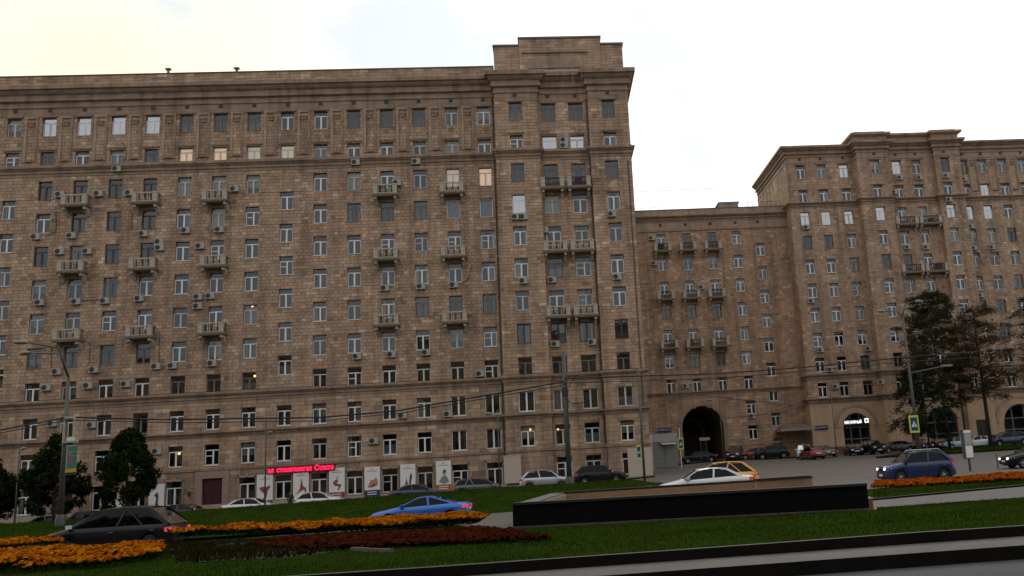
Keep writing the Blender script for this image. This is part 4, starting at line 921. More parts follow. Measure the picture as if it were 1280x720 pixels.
for k, lst in ACS.items():
    colx = {'A': XA, 'W': WX, 'B': XB+[29.35], 'C': sorted(set(q[3] for q in WINDOWS if q[0] == 'C')), 'D': sorted(set(q[3] for q in WINDOWS if q[0] == 'C'))}[k]
    for px, py in lst:
        if k == 'W': p = at(px, py, 87.5); Y = 87.6 if .2 < p.x < 5.3 else 87.0
        elif k == 'D': p = at(px, py, 114); Y = 114.3 if 47.2 < p.x < 53.7 else 113.6
        else: Y = {'A': 88, 'B': 117, 'C': 115}[k]
        p = at(px, py, Y-.2)
        if proto is None:
            o = proto = thing('air_conditioner', '', 'air conditioner', (0, 0, 0)); link('casing', acm, o); link('fan_grille', acg, o); link('bracket', acb, o, (-.3, 0, 0)); link('bracket', acb, o, (.3, 0, 0))
        else: o = copy_tree(proto)
        o.location = (p.x, Y-.03, p.z)
        zs_ = {'A': ZA, 'W': ZA, 'B': ZB, 'C': ZC, 'D': ZC}[k]
        i = min(range(len(zs_)), key=lambda q: abs(zs_[q]+.6-p.z)); j = min(range(len(colx)), key=lambda q: abs(colx[q]-p.x)); dx = p.x-colx[j]
        rel = 'under' if abs(dx) < .75 and p.z < zs_[i]+.2 else ('left of' if dx < 0 else 'right of')
        if k in 'CD': col = f'{ORD[j]} window column'
        elif k == 'W': col = f'{ORD[j]} projecting-bay window'
        elif k == 'B': col = f'{ORD[j]} window column from left'
        else: col = f'{ORD[j]} window column from left'
        fl = 'top' if i == 0 else ORD[i]+' from top'
        lab = f'air conditioner {rel} {col}, {fl} floor, {BN[k]}'
        if lab in seen:
            q = seen[lab]; up = o.location.z > q.location.z + .15; lft = o.location.x < q.location.x
            a, b = ('upper', 'lower') if abs(o.location.z-q.location.z) > .3 else ('left-hand', 'right-hand')
            mine, his = (a, b) if (up if a == 'upper' else lft) else (b, a)
            q['label'] = f'{his} ' + lab; lab = f'{mine} ' + lab
        else: seen[lab] = o
        o['label'] = lab; o['group'] = 'air conditioners on the stone facades'

# ------------------------------------------------------------------ poles, lamps, signs, cables
def lamp_post(name, label, x, y, z0, z1, heads, r0=.09, r1=.05, cat='street lamp', group=None):
    t = thing(name, label, cat, (x, y, z0), 0, group)
    mb = MB(); mb.tube([(0, 0, 0), (0, 0, (z1-z0)*.5), (0, 0, z1-z0)], [r0, (r0+r1)/2, r1], POLE, n=10); mb.build('pole', t, smooth=True)
    mb = MB(); mb.lathe([(r0*1.5, -.1), (r0*1.5, .35), (r0*1.1, .55)], POLE, n=10); mb.build('base', t, smooth=True)
    for (hx, hy, hz) in heads:                                # arm end relative to the pole top
        top = Vector((0, 0, z1-z0)); e = top + Vector((hx, hy, hz)); mid = top + Vector((hx*.25, hy*.25, hz*.85))
        mb = MB(); mb.tube([top, mid, e], [r1*.8, r1*.6, r1*.5], POLE, n=7); mb.build('arm', t, smooth=True)
        d = Vector((hx, hy, 0)).normalized(); hm = MB()
        c = e + d*.3; q = [(-.38, .05, .03), (-.3, .15, .10), (0, .19, .13), (.3, .14, .09), (.38, .05, .03)]; n = 8; rings = []
        for u, wd, hh in q:
            b = len(hm.v); cc = c + d*u; s = Vector((-d.y, d.x, 0))
            for j in range(n): tt = 2*math.pi*j/n; hm.v.append(tuple(cc + s*wd*math.cos(tt) + Vector((0, 0, hh*math.sin(tt)))))
            rings.append(b)
        km = hm.mi(LAMPW)
        for a, b in zip(rings, rings[1:]):
            for j in range(n): hm.f.append((a+j, a+(j+1) % n, b+(j+1) % n, b+j)); hm.m.append(km)
        hm.f.append(tuple(rings[0]+j for j in range(n))); hm.m.append(km); hm.f.append(tuple(rings[-1]+j for j in range(n))); hm.m.append(km)
        hm.build('lamp_head', t, smooth=True)
    return t
LG = 'street lamps on thin poles by the buildings'
p = at(75, 655, 55); pt = at(82, 472, 55); h1, h2 = at(34, 428, 54), at(42, 440, 56.5)
P1_ = lamp_post('street_lamp', 'tall avenue lamp with two lamp heads and a turquoise banner, at far left', p.x, 55, .4, pt.z, [(h1.x-p.x, -1.0, h1.z-pt.z), (h2.x-p.x, 1.0, h2.z-pt.z-.1)], .17, .09)
BT_ = mat('banner_teal', (.03, .17, .13), .6, var=.3, scale=1.5); BY_ = mat('banner_yellow', (.5, .30, .02), .6); BR_ = mat('banner_pink', (.35, .06, .07), .6); BC_ = mat('banner_cream', (.42, .36, .28), .6)
b0, b1 = at(81.5, 591, 54.7), at(97, 556, 54.7); cxb = (b0.x+b1.x)/2; hb = b1.z-b0.z; wb = b1.x-b0.x
mb = MB(); mb.box(-wb/2, wb/2, -.03, .03, .22, hb, BT_); mb.box(-wb/2, wb/2, -.032, .032, 0, .22, BY_); mb.box(-wb*.12, wb*.14, -.04, -.031, .45, .85, BR_); mb.box(-wb*.45, -wb*.38, -.036, -.031, .25, hb-.05, BC_); mb.box(-wb/2, wb/2, -.034, .034, hb-.06, hb, BC_)
bo = tag(mb.build('banner', None, (cxb, 54.7, b0.z)), 'turquoise banner with yellow foot hanging from the tall lamp at far left', 'banner')
me = text_mesh('День', .26, BC_, .004); link('lettering', me, bo, (.05, -.045, hb*.74))
me = text_mesh('города', .17, BC_, .004); link('lettering', me, bo, (.05, -.045, hb*.62))
mb = MB(); mb.tube([(-wb/2-.55, .3, hb+.05), (wb/2, 0, hb+.05)], .025, POLE); mb.tube([(-wb/2-.45, .3, -.1), (wb/2, 0, -.1)], .025, POLE); mb.build('bracket', bo)
b2, b3 = at(83, 556, 54.75), at(97, 548, 54.75); mb = MB(); mb.box(-(b3.x-b2.x)/2, (b3.x-b2.x)/2, -.12, .12, 0, b3.z-b2.z, BC_); mb.box(-.2, .2, -.14, -.12, .1, .3, PVC); tag(mb.build('light_box', None, ((b2.x+b3.x)/2, 54.75, b2.z+.1)), 'pale box lamp fixed just above the turquoise banner', 'light box')
bb = at(86, 537, 54.8); fr_ = MB(); fr_.box(-.32, .32, -.04, .04, -.75, -.63, PALEST); fr_.box(-.32, .32, -.04, .04, .63, .75, PALEST); fr_.box(-.32, -.22, -.04, .04, -.63, .63, PALEST); fr_.box(.22, .32, -.04, .04, -.63, .63, PALEST); tag(fr_.build('empty_sign', None, tuple(bb)), 'empty pale rectangular frame on the tall lamp at far left, above box lamp', 'sign')
def simple_lamp(bpx, tpx, hd, Y, label, r=.07):
    p = at(*bpx, Y); q = at(*tpx, Y); h = at(*hd, Y-.5); z0 = terr(p.x, Y)
    return lamp_post('street_lamp', label, p.x, Y, z0, q.z, [(h.x-p.x-.2 if h.x < p.x else h.x-p.x+.0, -.6, h.z-q.z)], r, .04, group=LG)
simple_lamp((331, 630), (333, 516), (336.5, 541), 76, 'thin street lamp standing in front of the poster with red leaping figure')
simple_lamp((625, 605), (622.5, 512), (617, 517), 76, 'thin street lamp left of the silver jeep, before the long block')
simple_lamp((905, 578), (898, 492), (891, 500), 102, 'thin street lamp at the right edge of the tall archway')
simple_lamp((1047, 575), (1037, 492), (1017, 496.5), 103, 'thin street lamp before the right-hand block near the red car')
simple_lamp((18, 655), (19, 568), (29, 561), 77, 'street lamp with hooked arm left of the far-left round tree')
p = at(712, 604, 60); q = at(705, 440, 60)
TP = lamp_post('utility_pole', 'thick grey trolley-wire pole with a tangle of cables before the long block bay', p.x, 60, .7, q.z, [], .19, .13, 'utility pole')
mb = MB(); mb.tube([(0, -.2, 6.6), (.25, -.25, 6.3), (.5, -.3, 6.75), (.9, -.3, 7.1)], .03, WIRE, n=5); mb.tube([(0, -.2, 5.6), (.4, -.3, 5.2), (1.3, -.4, 5.25)], .025, WIRE, n=5); mb.tube([(.1, -.2, 7.2), (.15, -.3, 6.0), (.1, -.25, 5.0), (.1, -.2, 3.2)], .025, WIRE, n=5); mb.box(-.16, .16, -.3, -.1, 5.8, 6.3, RAILM); mb.build('cable_tangle', TP)
p = at(806, 602, 62); q = at(800, 462, 62)
lamp_post('sign_pole', 'slim grey pole with crossing sign at the right edge of the long block', p.x, 62, terr(p.x, 62), q.z, [], .09, .06, 'pole')
p = at(1151, 582, 66); q = at(1131, 395, 66); h1, h2 = at(1100, 389, 65.5), at(1157, 375, 66); h3 = at(1186, 456, 66)
RP = lamp_post('street_lamp', 'thick tall avenue lamp with three arms beside the larch trees on the right', p.x, 66, terr(p.x, 66), q.z, [(h1.x-p.x+.4, -.4, h1.z-q.z), (h2.x-p.x-.6, .4, h2.z-q.z)], .16, .06)
pz = at(1143, 466, 66).z - RP.location.z; e = at(1188, 456, 66)
mb = MB(); mb.tube([(0, 0, pz), (e.x-p.x-.6, 0, e.z-RP.location.z-.1)], .05, POLE); mb.build('arm', RP); mb = MB(); mb.box(e.x-p.x-.7, e.x-p.x+.1, -.12, .12, e.z-RP.location.z-.12, e.z-RP.location.z+.04, LAMPW); mb.build('lamp_head', RP)
# pedestrian crossing signs: fluorescent border, blue field, white triangle, walking figure
YG = mat('fluorescent_yellow', (.55, .62, .02), .5); SB = mat('sign_blue', (.01, .04, .2), .4)
def crossing(px, py, wpx, hpx, Y, label):
    c = at(px, py, Y); k = Y/F; w_, h_ = wpx*k, hpx*k
    t = MB(); t.box(-w_/2, w_/2, -.03, .02, -h_/2, h_/2, YG); o = tag(t.build('crossing_sign', None, (c.x, Y, c.z)), label, 'road sign', 'pedestrian crossing signs')
    s = min(w_*.36, h_*.36)
    t = MB(); t.box(-s, s, -.036, -.03, -h_/2+.12*h_, h_/2-.12*h_, SB); t.build('field', o)
    t = MB(); t.poly([(-s*.85, -.04, -s*.8), (s*.85, -.04, -s*.8), (0, -.04, s*.9)], PVC); t.build('triangle', o, fix=False)
    t = MB(); t.poly([(-s*.08, -.044, s*.25), (s*.12, -.044, s*.25), (s*.12, -.044, s*.42), (-s*.08, -.044, s*.42)], UNDER); t.poly([(-s*.12, -.044, s*.2), (s*.15, -.044, s*.2), (s*.08, -.044, -s*.25), (-s*.08, -.044, -s*.25)], UNDER); t.poly([(-s*.02, -.044, -s*.2), (s*.08, -.044, -s*.2), (s*.35, -.044, -s*.72), (s*.22, -.044, -s*.72)], UNDER); t.poly([(-s*.08, -.044, -s*.2), (s*.02, -.044, -s*.2), (-s*.25, -.044, -s*.72), (-s*.38, -.044, -s*.72)], UNDER); t.build('figure', o, fix=False)
    return o
crossing(1142.5, 530, 12.5, 22, 65.7, 'largest yellow-bordered pedestrian crossing sign, on thick lamp pole at right')
crossing(798.5, 565, 5.5, 17, 61.8, 'yellow-bordered crossing sign seen edge-on, on the slim pole by the long block')
crossing(851, 554.5, 7, 14, 101, 'small yellow-bordered crossing sign on a post at left edge of the tall archway')
p = at(852, 582, 101.1); mb = MB(); mb.tube([(0, 0, 0), (0, 0, 4.4)], .05, PVC); tag(mb.build('sign_post', None, (p.x, 101.1, terr(p.x, 101))), 'white sign post at the left edge of the tall archway', 'post')
c = at(883, 548.5, 104); t = thing('sign_board', 'pale horizontal board on two posts inside the tall archway opening', 'sign', (c.x-.2, 104, terr(c.x, 104)))
mb = MB(); hz = c.z-t.location.z; mb.box(-.6, .6, -.03, .03, hz-.17, hz+.17, mat('dull_board', (.28, .25, .2), .7)); mb.build('board', t)
for x in (-.5, .15): mb = MB(); mb.tube([(x, .05, 0), (x, .05, hz)], .04, POLE, n=6); mb.build('post', t)
# grey kiosk between the long block and the archway
kx0, kx1 = 11.55, 14.3; ky = 104.0; zg = terr(12.9, 104)
GREYP = mat('grey_sheet', (.20, .205, .20), .5, var=.08, scale=1); GREYL = mat('grey_fascia', (.34, .33, .32), .5)
kt = thing('kiosk', 'grey metal kiosk with pale fascia left of the tall archway', 'kiosk', ((kx0+kx1)/2, ky, zg))
hwk = (kx1-kx0)/2
mb = MB(); mb.box(-hwk, hwk, 0, 2.5, -.2, 3.0, GREYP); mb.build('body', kt)
mb = MB(); mb.box(-hwk-.06, hwk+.06, -.12, 2.6, 3.0, 3.95, GREYL); mb.build('fascia', kt)
for x0, x1 in ((-hwk+.1, -.12), (-.02, hwk-.1)):
    mb = MB(); mb.box(x0, x1, -.05, .0, .1, 2.75, GREYP)
    for k in range(5): z = .4+k*.5; mb.box(x0+.06, x1-.06, -.065, -.05, z, z+.03, GREYL)
    mb.build('shutter', kt)
mb = MB(); mb.poly([(-.6, -.03, 2.95), (hwk, -.03, 2.95), (hwk-.2, -.8, 2.7), (-.3, -.8, 2.7)], PALEST); mb.poly([(-.6, -.03, 2.9), (hwk, -.03, 2.9), (hwk-.2, -.8, 2.65), (-.3, -.8, 2.65)], PALEST); mb.build('awning', kt)
mb = MB(); mb.box(-1.2, 1.1, -.05, .35, -1, 2.6, mat('cream_board', (0, 0, 0))); tag(mb.build('pier_cladding', None, (8.4, 86.9, .7)), 'pale cladding panel at the foot of the long block right corner', 'panel')
# advertising stand
ax = at(1213, 588, 57); ct = thing('advert_stand', 'slim grey advertising stand with white poster beside the orange flower bed', 'advertising stand', (ax.x, 57, 0), R(35))
zt, zm, zb_ = at(1209, 537, 57).z, at(1209, 556, 57).z, at(1212, 573.5, 57).z
mb = MB(); mb.box(-.06, .06, -.05, .05, 0, zb_, RAILM); mb.build('post', ct)
mb = MB(); mb.box(-.48, .48, -.1, .1, zb_, zt, mat('stand_case', (.05, .05, .05), .5)); mb.build('case', ct)
mb = MB(); mb.box(-.42, .42, -.115, -.1, zb_+.08, zm-.05, PAPER); mb.build('poster', ct)
mb = MB(); mb.box(-.42, .42, -.115, -.1, zm, zt-.22, mat('stand_glass', (.2, .24, .23), .2)); mb.box(-.42, .42, -.117, -.1, zt-.2, zt-.04, PVC); mb.build('panel', ct)
mb = MB(); mb.tube([(.9, .3, 0), (.9, .3, 1.0)], .04, POLE); tag(mb.build('bollard', None, (ax.x+1.2, 57.2, 0)), 'short thin grey post just right of the advertising stand', 'post')
# overhead cables
def cable(pxs, Ys, label, r=.03, sag=.0, cat='cable', mt=None):
    pts = []
    for (a, Ya), (b, Yb) in zip(zip(pxs, Ys), list(zip(pxs, Ys))[1:]):
        A, B = at(*a, Ya), at(*b, Yb)
        for k in range(12):
            t = k/12; p = A.lerp(B, t); p.z -= sag*4*t*(1-t); pts.append(p)
    pts.append(at(*pxs[-1], Ys[-1])); mb = MB(); mb.tube(pts, r, mt or WIRE, n=5); return tag(mb.build('overhead_cable'), label, cat, 'overhead cables')
cable([(-60, 549), (84, 521.5)], [48, 55], 'black trolley cable from the left edge to the banner lamp', .045)
cable([(84, 521.5), (200, 524.5), (400, 522), (500, 513), (706, 477)], [55, 56, 57, 58, 59.8], 'black trolley cable sagging from the banner lamp to the thick pole', .05)
cable([(706, 473), (800, 470), (900, 467), (1000, 459.5), (1137, 446)], [59.8, 61, 62.5, 64, 65.8], 'black trolley cable from the thick pole to the tall lamp at right', .05)
cable([(1137, 446), (1340, 430)], [65.8, 70], 'black trolley cable from the tall right lamp past the larches', .045)
cable([(800, 506), (868, 493), (990, 507)], [62.2, 80, 113], 'thin dark cable from the slim pole to the right-hand block', .03)
cable([(905, 523), (950, 519), (992, 506)], [102, 108, 114.5], 'thin dark cable from the archway lamp to the right-hand block', .035)
cable([(-60, 553), (84, 525), (220, 528.5), (400, 526), (500, 516.5), (706, 481)], [48, 54, 55.5, 56.5, 57.5, 59.4], 'thinner dark cable running just below the left trolley cable', .028)
cable([(706, 479), (900, 473), (1137, 452), (1340, 439)], [59.4, 62, 65.4, 69], 'thinner dark cable running just below the right trolley cable', .028)
TH = mat('thin_wire', (.3, .28, .26), .5)
cable([(790, 240), (900, 235)], [92, 122], 'upper thin pale wire in the sky above the archway block', .022, mt=TH)
cable([(792, 261), (940, 252)], [92, 119], 'lower thin pale wire in the sky above the archway block', .022, mt=TH)
q = at(899, 252, 119); mb = MB(); mb.tube([(0, 0, 0), (0, 0, 2.0)], .03, TH, n=5)
for k in range(3): mb.tube([(-.3, 0, 1.2+.3*k), (.3, 0, 1.2+.3*k)], .015, TH, n=4)
tag(mb.build('antenna', None, (q.x, 119, 34.6)), 'thin rooftop antenna on the archway block', 'antenna')
q = at(716, 88, 86.5); mb = MB(); mb.tube([(0, 0, -1.5), (0, 0, 3)], .02, TH, n=5); mb.tube([(.9, 0, -1.6), (.9, 0, 1.4)], .015, TH, n=5); tag(mb.build('lightning_wire', None, (q.x-.05, 86.2, q.z)), 'two pale thin wires running down the long block attic', 'wire')

# ------------------------------------------------------------------ trees
def leaf_cards(n, gen, cols, size, asp=.6):
    v = []; f = []; c = []
    for _ in range(n):
        p, d = gen(); s = size*random.uniform(.6, 1.3)
        a = Vector((random.gauss(0, 1), random.gauss(0, 1), random.gauss(0, 1))).normalized() if d is None else d
        b = a.orthogonal().normalized(); b.rotate(Matrix.Rotation(random.uniform(0, 6.28), 3, a)); 
        i = len(v); w_ = b*s*asp*.5
        v += [tuple(p-a*s*.5), tuple(p+w_), tuple(p+a*s*.5), tuple(p-w_)]; f.append((i, i+1, i+2, i+3))
        k = random.choice(cols); q = random.uniform(.6, 1.35); c += [(k[0]*q, k[1]*q, k[2]*q, 1)]*4
    return v, f, c
def crown_obj(name, parts, parent):
    v = []; f = []; c = []
    for pv, pf, pc in parts:
        b = len(v); v += pv; f += [tuple(i+b for i in q) for q in pf]; c += pc
    me = bpy.data.meshes.new(name); me.from_pydata(v, [], f); me.materials.append(LEAF)
    ca = me.color_attributes.new('tint', 'FLOAT_COLOR', 'CORNER'); ca.data.foreach_set('color', np.array(c, dtype=np.float32).ravel())
    return link(name, me, parent)
def linden(x, y, z, H, Wd, z0, label, n=15000):
    t = thing('linden_tree', label, 'tree', (x, y, z), 0, 'round street trees before the long block'); tr = MB()
    tr.tube([(0, 0, -.2), (.03, 0, z0*.6), (-.03, .02, z0), (0, 0, H*.7)], [.14, .11, .1, .03], BARK)
    cl = []
    for k in range(80):
        u = random.random(); a = random.uniform(0, 6.28); zz = z0*.75+(H-z0*.75)*u**.9
        prof = math.sin(math.pi*min(1, .12+.86*u)**.75); r = Wd/2*prof*math.sqrt(random.uniform(.25, 1))
        c = Vector((r*math.cos(a), r*math.sin(a), zz)); cl.append((c, random.uniform(.38, .75)))
        if k % 3 == 0: tr.tube([(0, 0, max(z0*.7, zz-1.2)), c*.6+Vector((0, 0, zz*.4-.2)), c], [.05, .03, .012], BARK, n=5)
    tr.build('trunk', t, smooth=True)
    def gen():
        c, r = random.choice(cl); d = Vector((random.gauss(0, 1), random.gauss(0, 1), random.gauss(0, .8))).normalized()
        return c + d*r*random.uniform(.5, 1.05), None
    crown_obj('crown', [leaf_cards(n, gen, [(.010, .018, .004), (.014, .025, .005), (.02, .032, .007)], .25)], t)
for (px, py_t, py_b, w_, lab) in ((66, 544, 655, 78, 'dark round street tree standing behind the banner lamp'), (157, 533, 645, 76, 'dark round street tree right of the banner lamp, above the black minivan'), (-14, 575, 658, 62, 'dark round street tree cut off by the left edge')):
    Y = 78.5; b = at(px, py_b, Y); z = terr(b.x, Y)
    H = (at(px, py_t, Y).z - z)*.95; linden(b.x, Y, z, H, w_*Y/F*.84, H*.28, lab)
def larch(x, y, z, H, Wd, zlow, label, cols, nb, dens, droop=.25, dead=0., name='larch_tree', lean=0., trunk=.2, group='conifers on the lawn before the right-hand block', card=.34):
    t = thing(name, label, 'tree', (x, y, z), 0, group); tr = MB()
    tr.tube([(0, 0, -.3), (lean*.3, 0, H*.4), (lean*.8, 0, H*.75), (lean, 0, H)], [trunk, trunk*.75, trunk*.4, .03], BARK, n=8)
    segs = []; bare = []
    for k in range(nb):
        u = k/nb; zz = zlow+(H-zlow)*u**1.05; a = random.uniform(0, 6.28)
        taper = math.sin(math.pi*(.22+.70*u))**.8; l = Wd/2*taper*random.uniform(.55, 1.15)+.35
        base = Vector((lean*zz/H, 0, zz)); up = random.uniform(-.05, .35)
        m = base + Vector((math.cos(a)*l*.55, math.sin(a)*l*.55, l*up)); e = base + Vector((math.cos(a)*l, math.sin(a)*l, l*(up-droop)))
        tr.tube([base, m, e], [.05, .03, .01], BARK, n=4, cap=False)
        if random.random() < dead: continue
        segs += [(base.lerp(m, .35), m), (m, e), (m, e)]
        for q in range(3):
            s = random.uniform(.35, 1); r = m.lerp(e, s) if s > .5 else base.lerp(m, s*1.6); d = Vector((random.gauss(0, .6), random.gauss(0, .6), random.gauss(-.15, .25)))*l*.28
            tr.tube([r, r+d], [.015, .006], BARK, n=3, cap=False); segs.append((r, r+d))
    tr.build('trunk', t, smooth=True)
    def gen():
        a, b = random.choice(segs); p = a.lerp(b, random.random()) + Vector((random.gauss(0, .22), random.gauss(0, .22), random.gauss(.02, .18)))
        return p, Vector((random.gauss(0, 1), random.gauss(0, 1), random.gauss(-.2, .5))).normalized()
    crown_obj('crown', [leaf_cards(dens, gen, cols, card, .22)], t)
LC = [(.046, .038, .015), (.034, .036, .012), (.055, .04, .016), (.022, .027, .009)]; LC2 = [(.07, .042, .022), (.08, .045, .026), (.05, .038, .018)]; PC = [(.010, .018, .007), (.014, .024, .009)]
def tree_at(px, pt, pb, Y): b = at(px, pb, Y); z = terr(b.x, Y)+.15; return b.x, Y, z, at(px, pt, Y).z-z
a = tree_at(1187, 366, 555, 100); larch(*a, 8.8, a[3]*.36, 'largest brownish-green larch, right of the thick avenue lamp', LC, 120, 34000, .1, lean=-.5, card=.3)
a = tree_at(1239, 384, 558, 101); larch(*a, 8.2, a[3]*.34, 'sparse reddish larch with bare wispy branches, near the right edge', LC2, 120, 13000, .05, dead=.3, trunk=.26)
a = tree_at(1208, 440, 552, 103); larch(*a, 3.6, a[3]*.45, 'slender thin larch between the two bigger larches', LC2, 34, 1800, .1, dead=.2, trunk=.14)
a = tree_at(1163, 466, 568, 96); larch(*a, 7.8, a[3]*.24, 'low dark pine with drooping boughs beside the thick avenue lamp', PC, 46, 8500, .28, name='pine_tree', trunk=.14, card=.42)
a = tree_at(1314, 372, 560, 99); larch(*a, 6.0, a[3]*.4, 'conifer reaching in past the right edge of the picture', LC, 60, 4500, .1, trunk=.22)

# ------------------------------------------------------------------ vehicles (front = +x)
def paint(name, c, rough=.28, metal=.25, coat=.6, spec=.5): return mat('paint_'+name, c, rough, metal=metal, coat=coat, spec=spec)
CARK = {
 'sedan': dict(L=4.6, W=1.78, H=1.44, hood=[(0, .62), (.06, .74), (.95, .90), (1.1, .94)], cab=(1.05, 1.85, 3.25, 4.1), belt=.92, tail=[(3.6, .98), (4.5, .96), (4.6, .80)]),
 'coupe': dict(L=4.55, W=1.8, H=1.36, hood=[(0, .55), (.08, .70), (1.1, .88), (1.3, .92)], cab=(1.2, 2.1, 3.0, 4.25), belt=.88, tail=[(3.7, .97), (4.45, .95), (4.55, .75)]),
 'hatch': dict(L=4.1, W=1.76, H=1.48, hood=[(0, .62), (.06, .76), (.85, .93), (1.0, .96)], cab=(.95, 1.75, 3.35, 4.02), belt=.94, tail=[(3.5, .97), (4.0, .97), (4.1, .75)]),
 'wagon': dict(L=4.65, W=1.8, H=1.5, hood=[(0, .62), (.06, .76), (.95, .93), (1.1, .96)], cab=(1.05, 1.9, 4.1, 4.58), belt=.94, tail=[(3.6, .97), (4.55, .97), (4.65, .72)]),
 'suv': dict(L=4.4, W=1.84, H=1.69, hood=[(0, .78), (.05, .92), (.9, 1.06), (1.05, 1.09)], cab=(1.0, 1.75, 3.65, 4.3), belt=1.06, tail=[(3.5, 1.1), (4.3, 1.08), (4.4, .8)]),
 'van': dict(L=4.95, W=1.9, H=1.74, hood=[(0, .72), (.06, .88), (.8, 1.03), (.95, 1.06)], cab=(.72, 2.05, 3.95, 4.86), belt=1.02, tail=[(3.6, 1.05), (4.8, 1.04), (4.95, .8)]),
}
CMESH = {}
def car_meshes(kind):
    if kind in CMESH: return CMESH[kind]
    k = CARK[kind]; L_, W_, H_ = k['L'], k['W'], k['H']; hwid = W_/2
    topx = [p[0] for p in k['hood']]+[p[0] for p in k['tail']]; topz = [p[1] for p in k['hood']]+[p[1] for p in k['tail']]
    wr = .335 if kind in ('suv', 'van') else .315; ar = wr+.065; w1, w2 = .86, L_-.84
    PM = mat('paint_default', (.5, .5, .5), .3)
    # lower body: cross sections along the length, the lower edge lifted over the wheels
    st = sorted(set([0, .03, .1, .22] + list(np.arange(.3, L_-.25, .09)) + [L_-.2, L_-.08, L_-.02, L_] + [w1-ar, w1+ar, w2-ar, w2+ar])); body = MB(); kmi = body.mi(PM); rings = []
    for x in st:
        e = min(x, L_-x); nar = 1 - .17*max(0, 1-e/.55)**2.2; hw_ = hwid*nar; zt = float(np.interp(x, topx, topz)); zb = .27 if e > .15 else .27+.1*(1-e/.15)
        for wx in (w1, w2):
            if abs(x-wx) < ar: zb = max(zb, wr+math.sqrt(ar*ar-(x-wx)**2)*.98)
        zb = min(zb, zt-.1); zm = max(zb+.02, .62*zt)
        sec = [(hw_*.97, zb), (hw_, max(zb+.01, min(.5, zt-.12))), (hw_*.995, max(zb+.015, zt-.18)), (hw_*.955, zt-.05), (hw_*.80, zt+.01), (0, zt+.035)]
        b = len(body.v); full = [(x, -y, z) for y, z in sec] + [(x, y, z) for y, z in sec[-2::-1]]
        body.v += full; rings.append((b, len(full)))
    for (a, n), (b, _) in zip(rings, rings[1:]):
        for j in range(n-1): body.f.append((a+j, b+j, b+j+1, a+j+1)); body.m.append(kmi)
    for a, n in (rings[0], rings[-1]): body.f.append(tuple(a+j for j in range(n))); body.m.append(kmi)
    # roof shell and pillars
    c0, c1, c2, c3 = k['cab']; zbelt = k['belt']; rw = hwid*.74; bw_ = hwid*.93
    def roofz(x): return H_ - .05*((x-(c1+c2)/2)/((c2-c1)/2))**2
    n = 9; rs = [c1-.04+(c2-c1+.08)*i/(n-1) for i in range(n)]
    for a, b in zip(rs, rs[1:]):
        for y0, y1 in ((-1, -.86), (-.86, 0), (0, .86), (.86, 1)):
            zo = lambda x, y: roofz(x) - .06*abs(y)**3
            body.poly([(a, y0*rw, zo(a, y0)), (b, y0*rw, zo(b, y0)), (b, y1*rw, zo(b, y1)), (a, y1*rw, zo(a, y1))], PM)
    for s in (-1, 1):
        def strip(xa, za, ya, xb, zb2, yb, w_):
            body.poly([(xa-w_/2, s*ya, za), (xa+w_/2, s*ya, za), (xb+w_/2, s*yb, zb2), (xb-w_/2, s*yb, zb2)], PM)
        e = .012
        strip(c0+.05, zbelt, bw_+e, c1, roofz(c1)-.05, rw+e, .09); strip((c0+c3)/2-.0, zbelt, bw_+e, (c1+c2)/2+.1, roofz((c1+c2)/2)-.055, rw+e, .09)
        strip(c3-.12, zbelt, bw_+e, c2, roofz(c2)-.05, rw+e, .22)
        if L_ > 4.5 and kind in ('wagon', 'van', 'suv'): strip(c3-1.05, zbelt, bw_+e, c2-.85, roofz(c2-.85)-.055, rw+e, .08)
        body.poly([(c1-.05, s*(rw+e), roofz(c1)-.09), (c2+.05, s*(rw+e), roofz(c2)-.09), (c2+.03, s*(rw-.03), roofz(c2)-.035), (c1-.03, s*(rw-.03), roofz(c1)-.035)], PM)
    # glasshouse
    gl = MB(); cs = [(c0, zbelt, bw_), (c1, roofz(c1)-.03, rw), ((c1+c2)/2, roofz((c1+c2)/2)-.03, rw), (c2, roofz(c2)-.03, rw), (c3, zbelt, bw_)]
    top = [(x, z, y) for x, z, y in cs[1:4]]
    gl.poly([(c0, -bw_*.9, zbelt-.02), (c0, bw_*.9, zbelt-.02), (c1, rw*.97, roofz(c1)-.03), (c1, -rw*.97, roofz(c1)-.03)], DKGLASS)
    gl.poly([(c3, bw_*.9, zbelt-.02), (c3, -bw_*.9, zbelt-.02), (c2, -rw*.97, roofz(c2)-.03), (c2, rw*.97, roofz(c2)-.03)], DKGLASS)
    for s in (-1, 1):
        gl.poly([(c0, s*bw_*.9, zbelt-.02), (c0+.15, s*bw_, zbelt-.02), (c3-.12, s*bw_, zbelt-.02), (c3, s*bw_*.9, zbelt-.02), (c2, s*rw*.97, roofz(c2)-.05), ((c1+c2)/2, s*rw, roofz((c1+c2)/2)-.05), (c1, s*rw*.97, roofz(c1)-.05)], DKGLASS)
    inn = MB(); inn.box(.25, L_-.25, -hwid*.8, hwid*.8, .2, .62, UNDER); inn.box(c0+.3, c3-.2, -bw_*.86, bw_*.86, .6, zbelt-.06, UNDER)
    for xx in ((c1+c0)/2+.75, (c1+c0)/2+1.6):
        for s in (-1, 1): inn.box(xx-.06, xx+.1, s*.38-.22, s*.38+.22, zbelt-.1, min(H_-.28, zbelt+.32), UNDER)
    ty = MB(); ty.lathe([(.19, -.1), (wr*.93, -.11), (wr, -.07), (wr, .07), (wr*.93, .11), (.19, .1)], TYRE, axis='y', n=20)
    ri = MB(); ri.lathe([(.0, -.085), (.05, -.095), (.07, -.075), (.17, -.085), (wr*.70, -.10), (wr*.72, -.05)], RIM, axis='y', n=20)
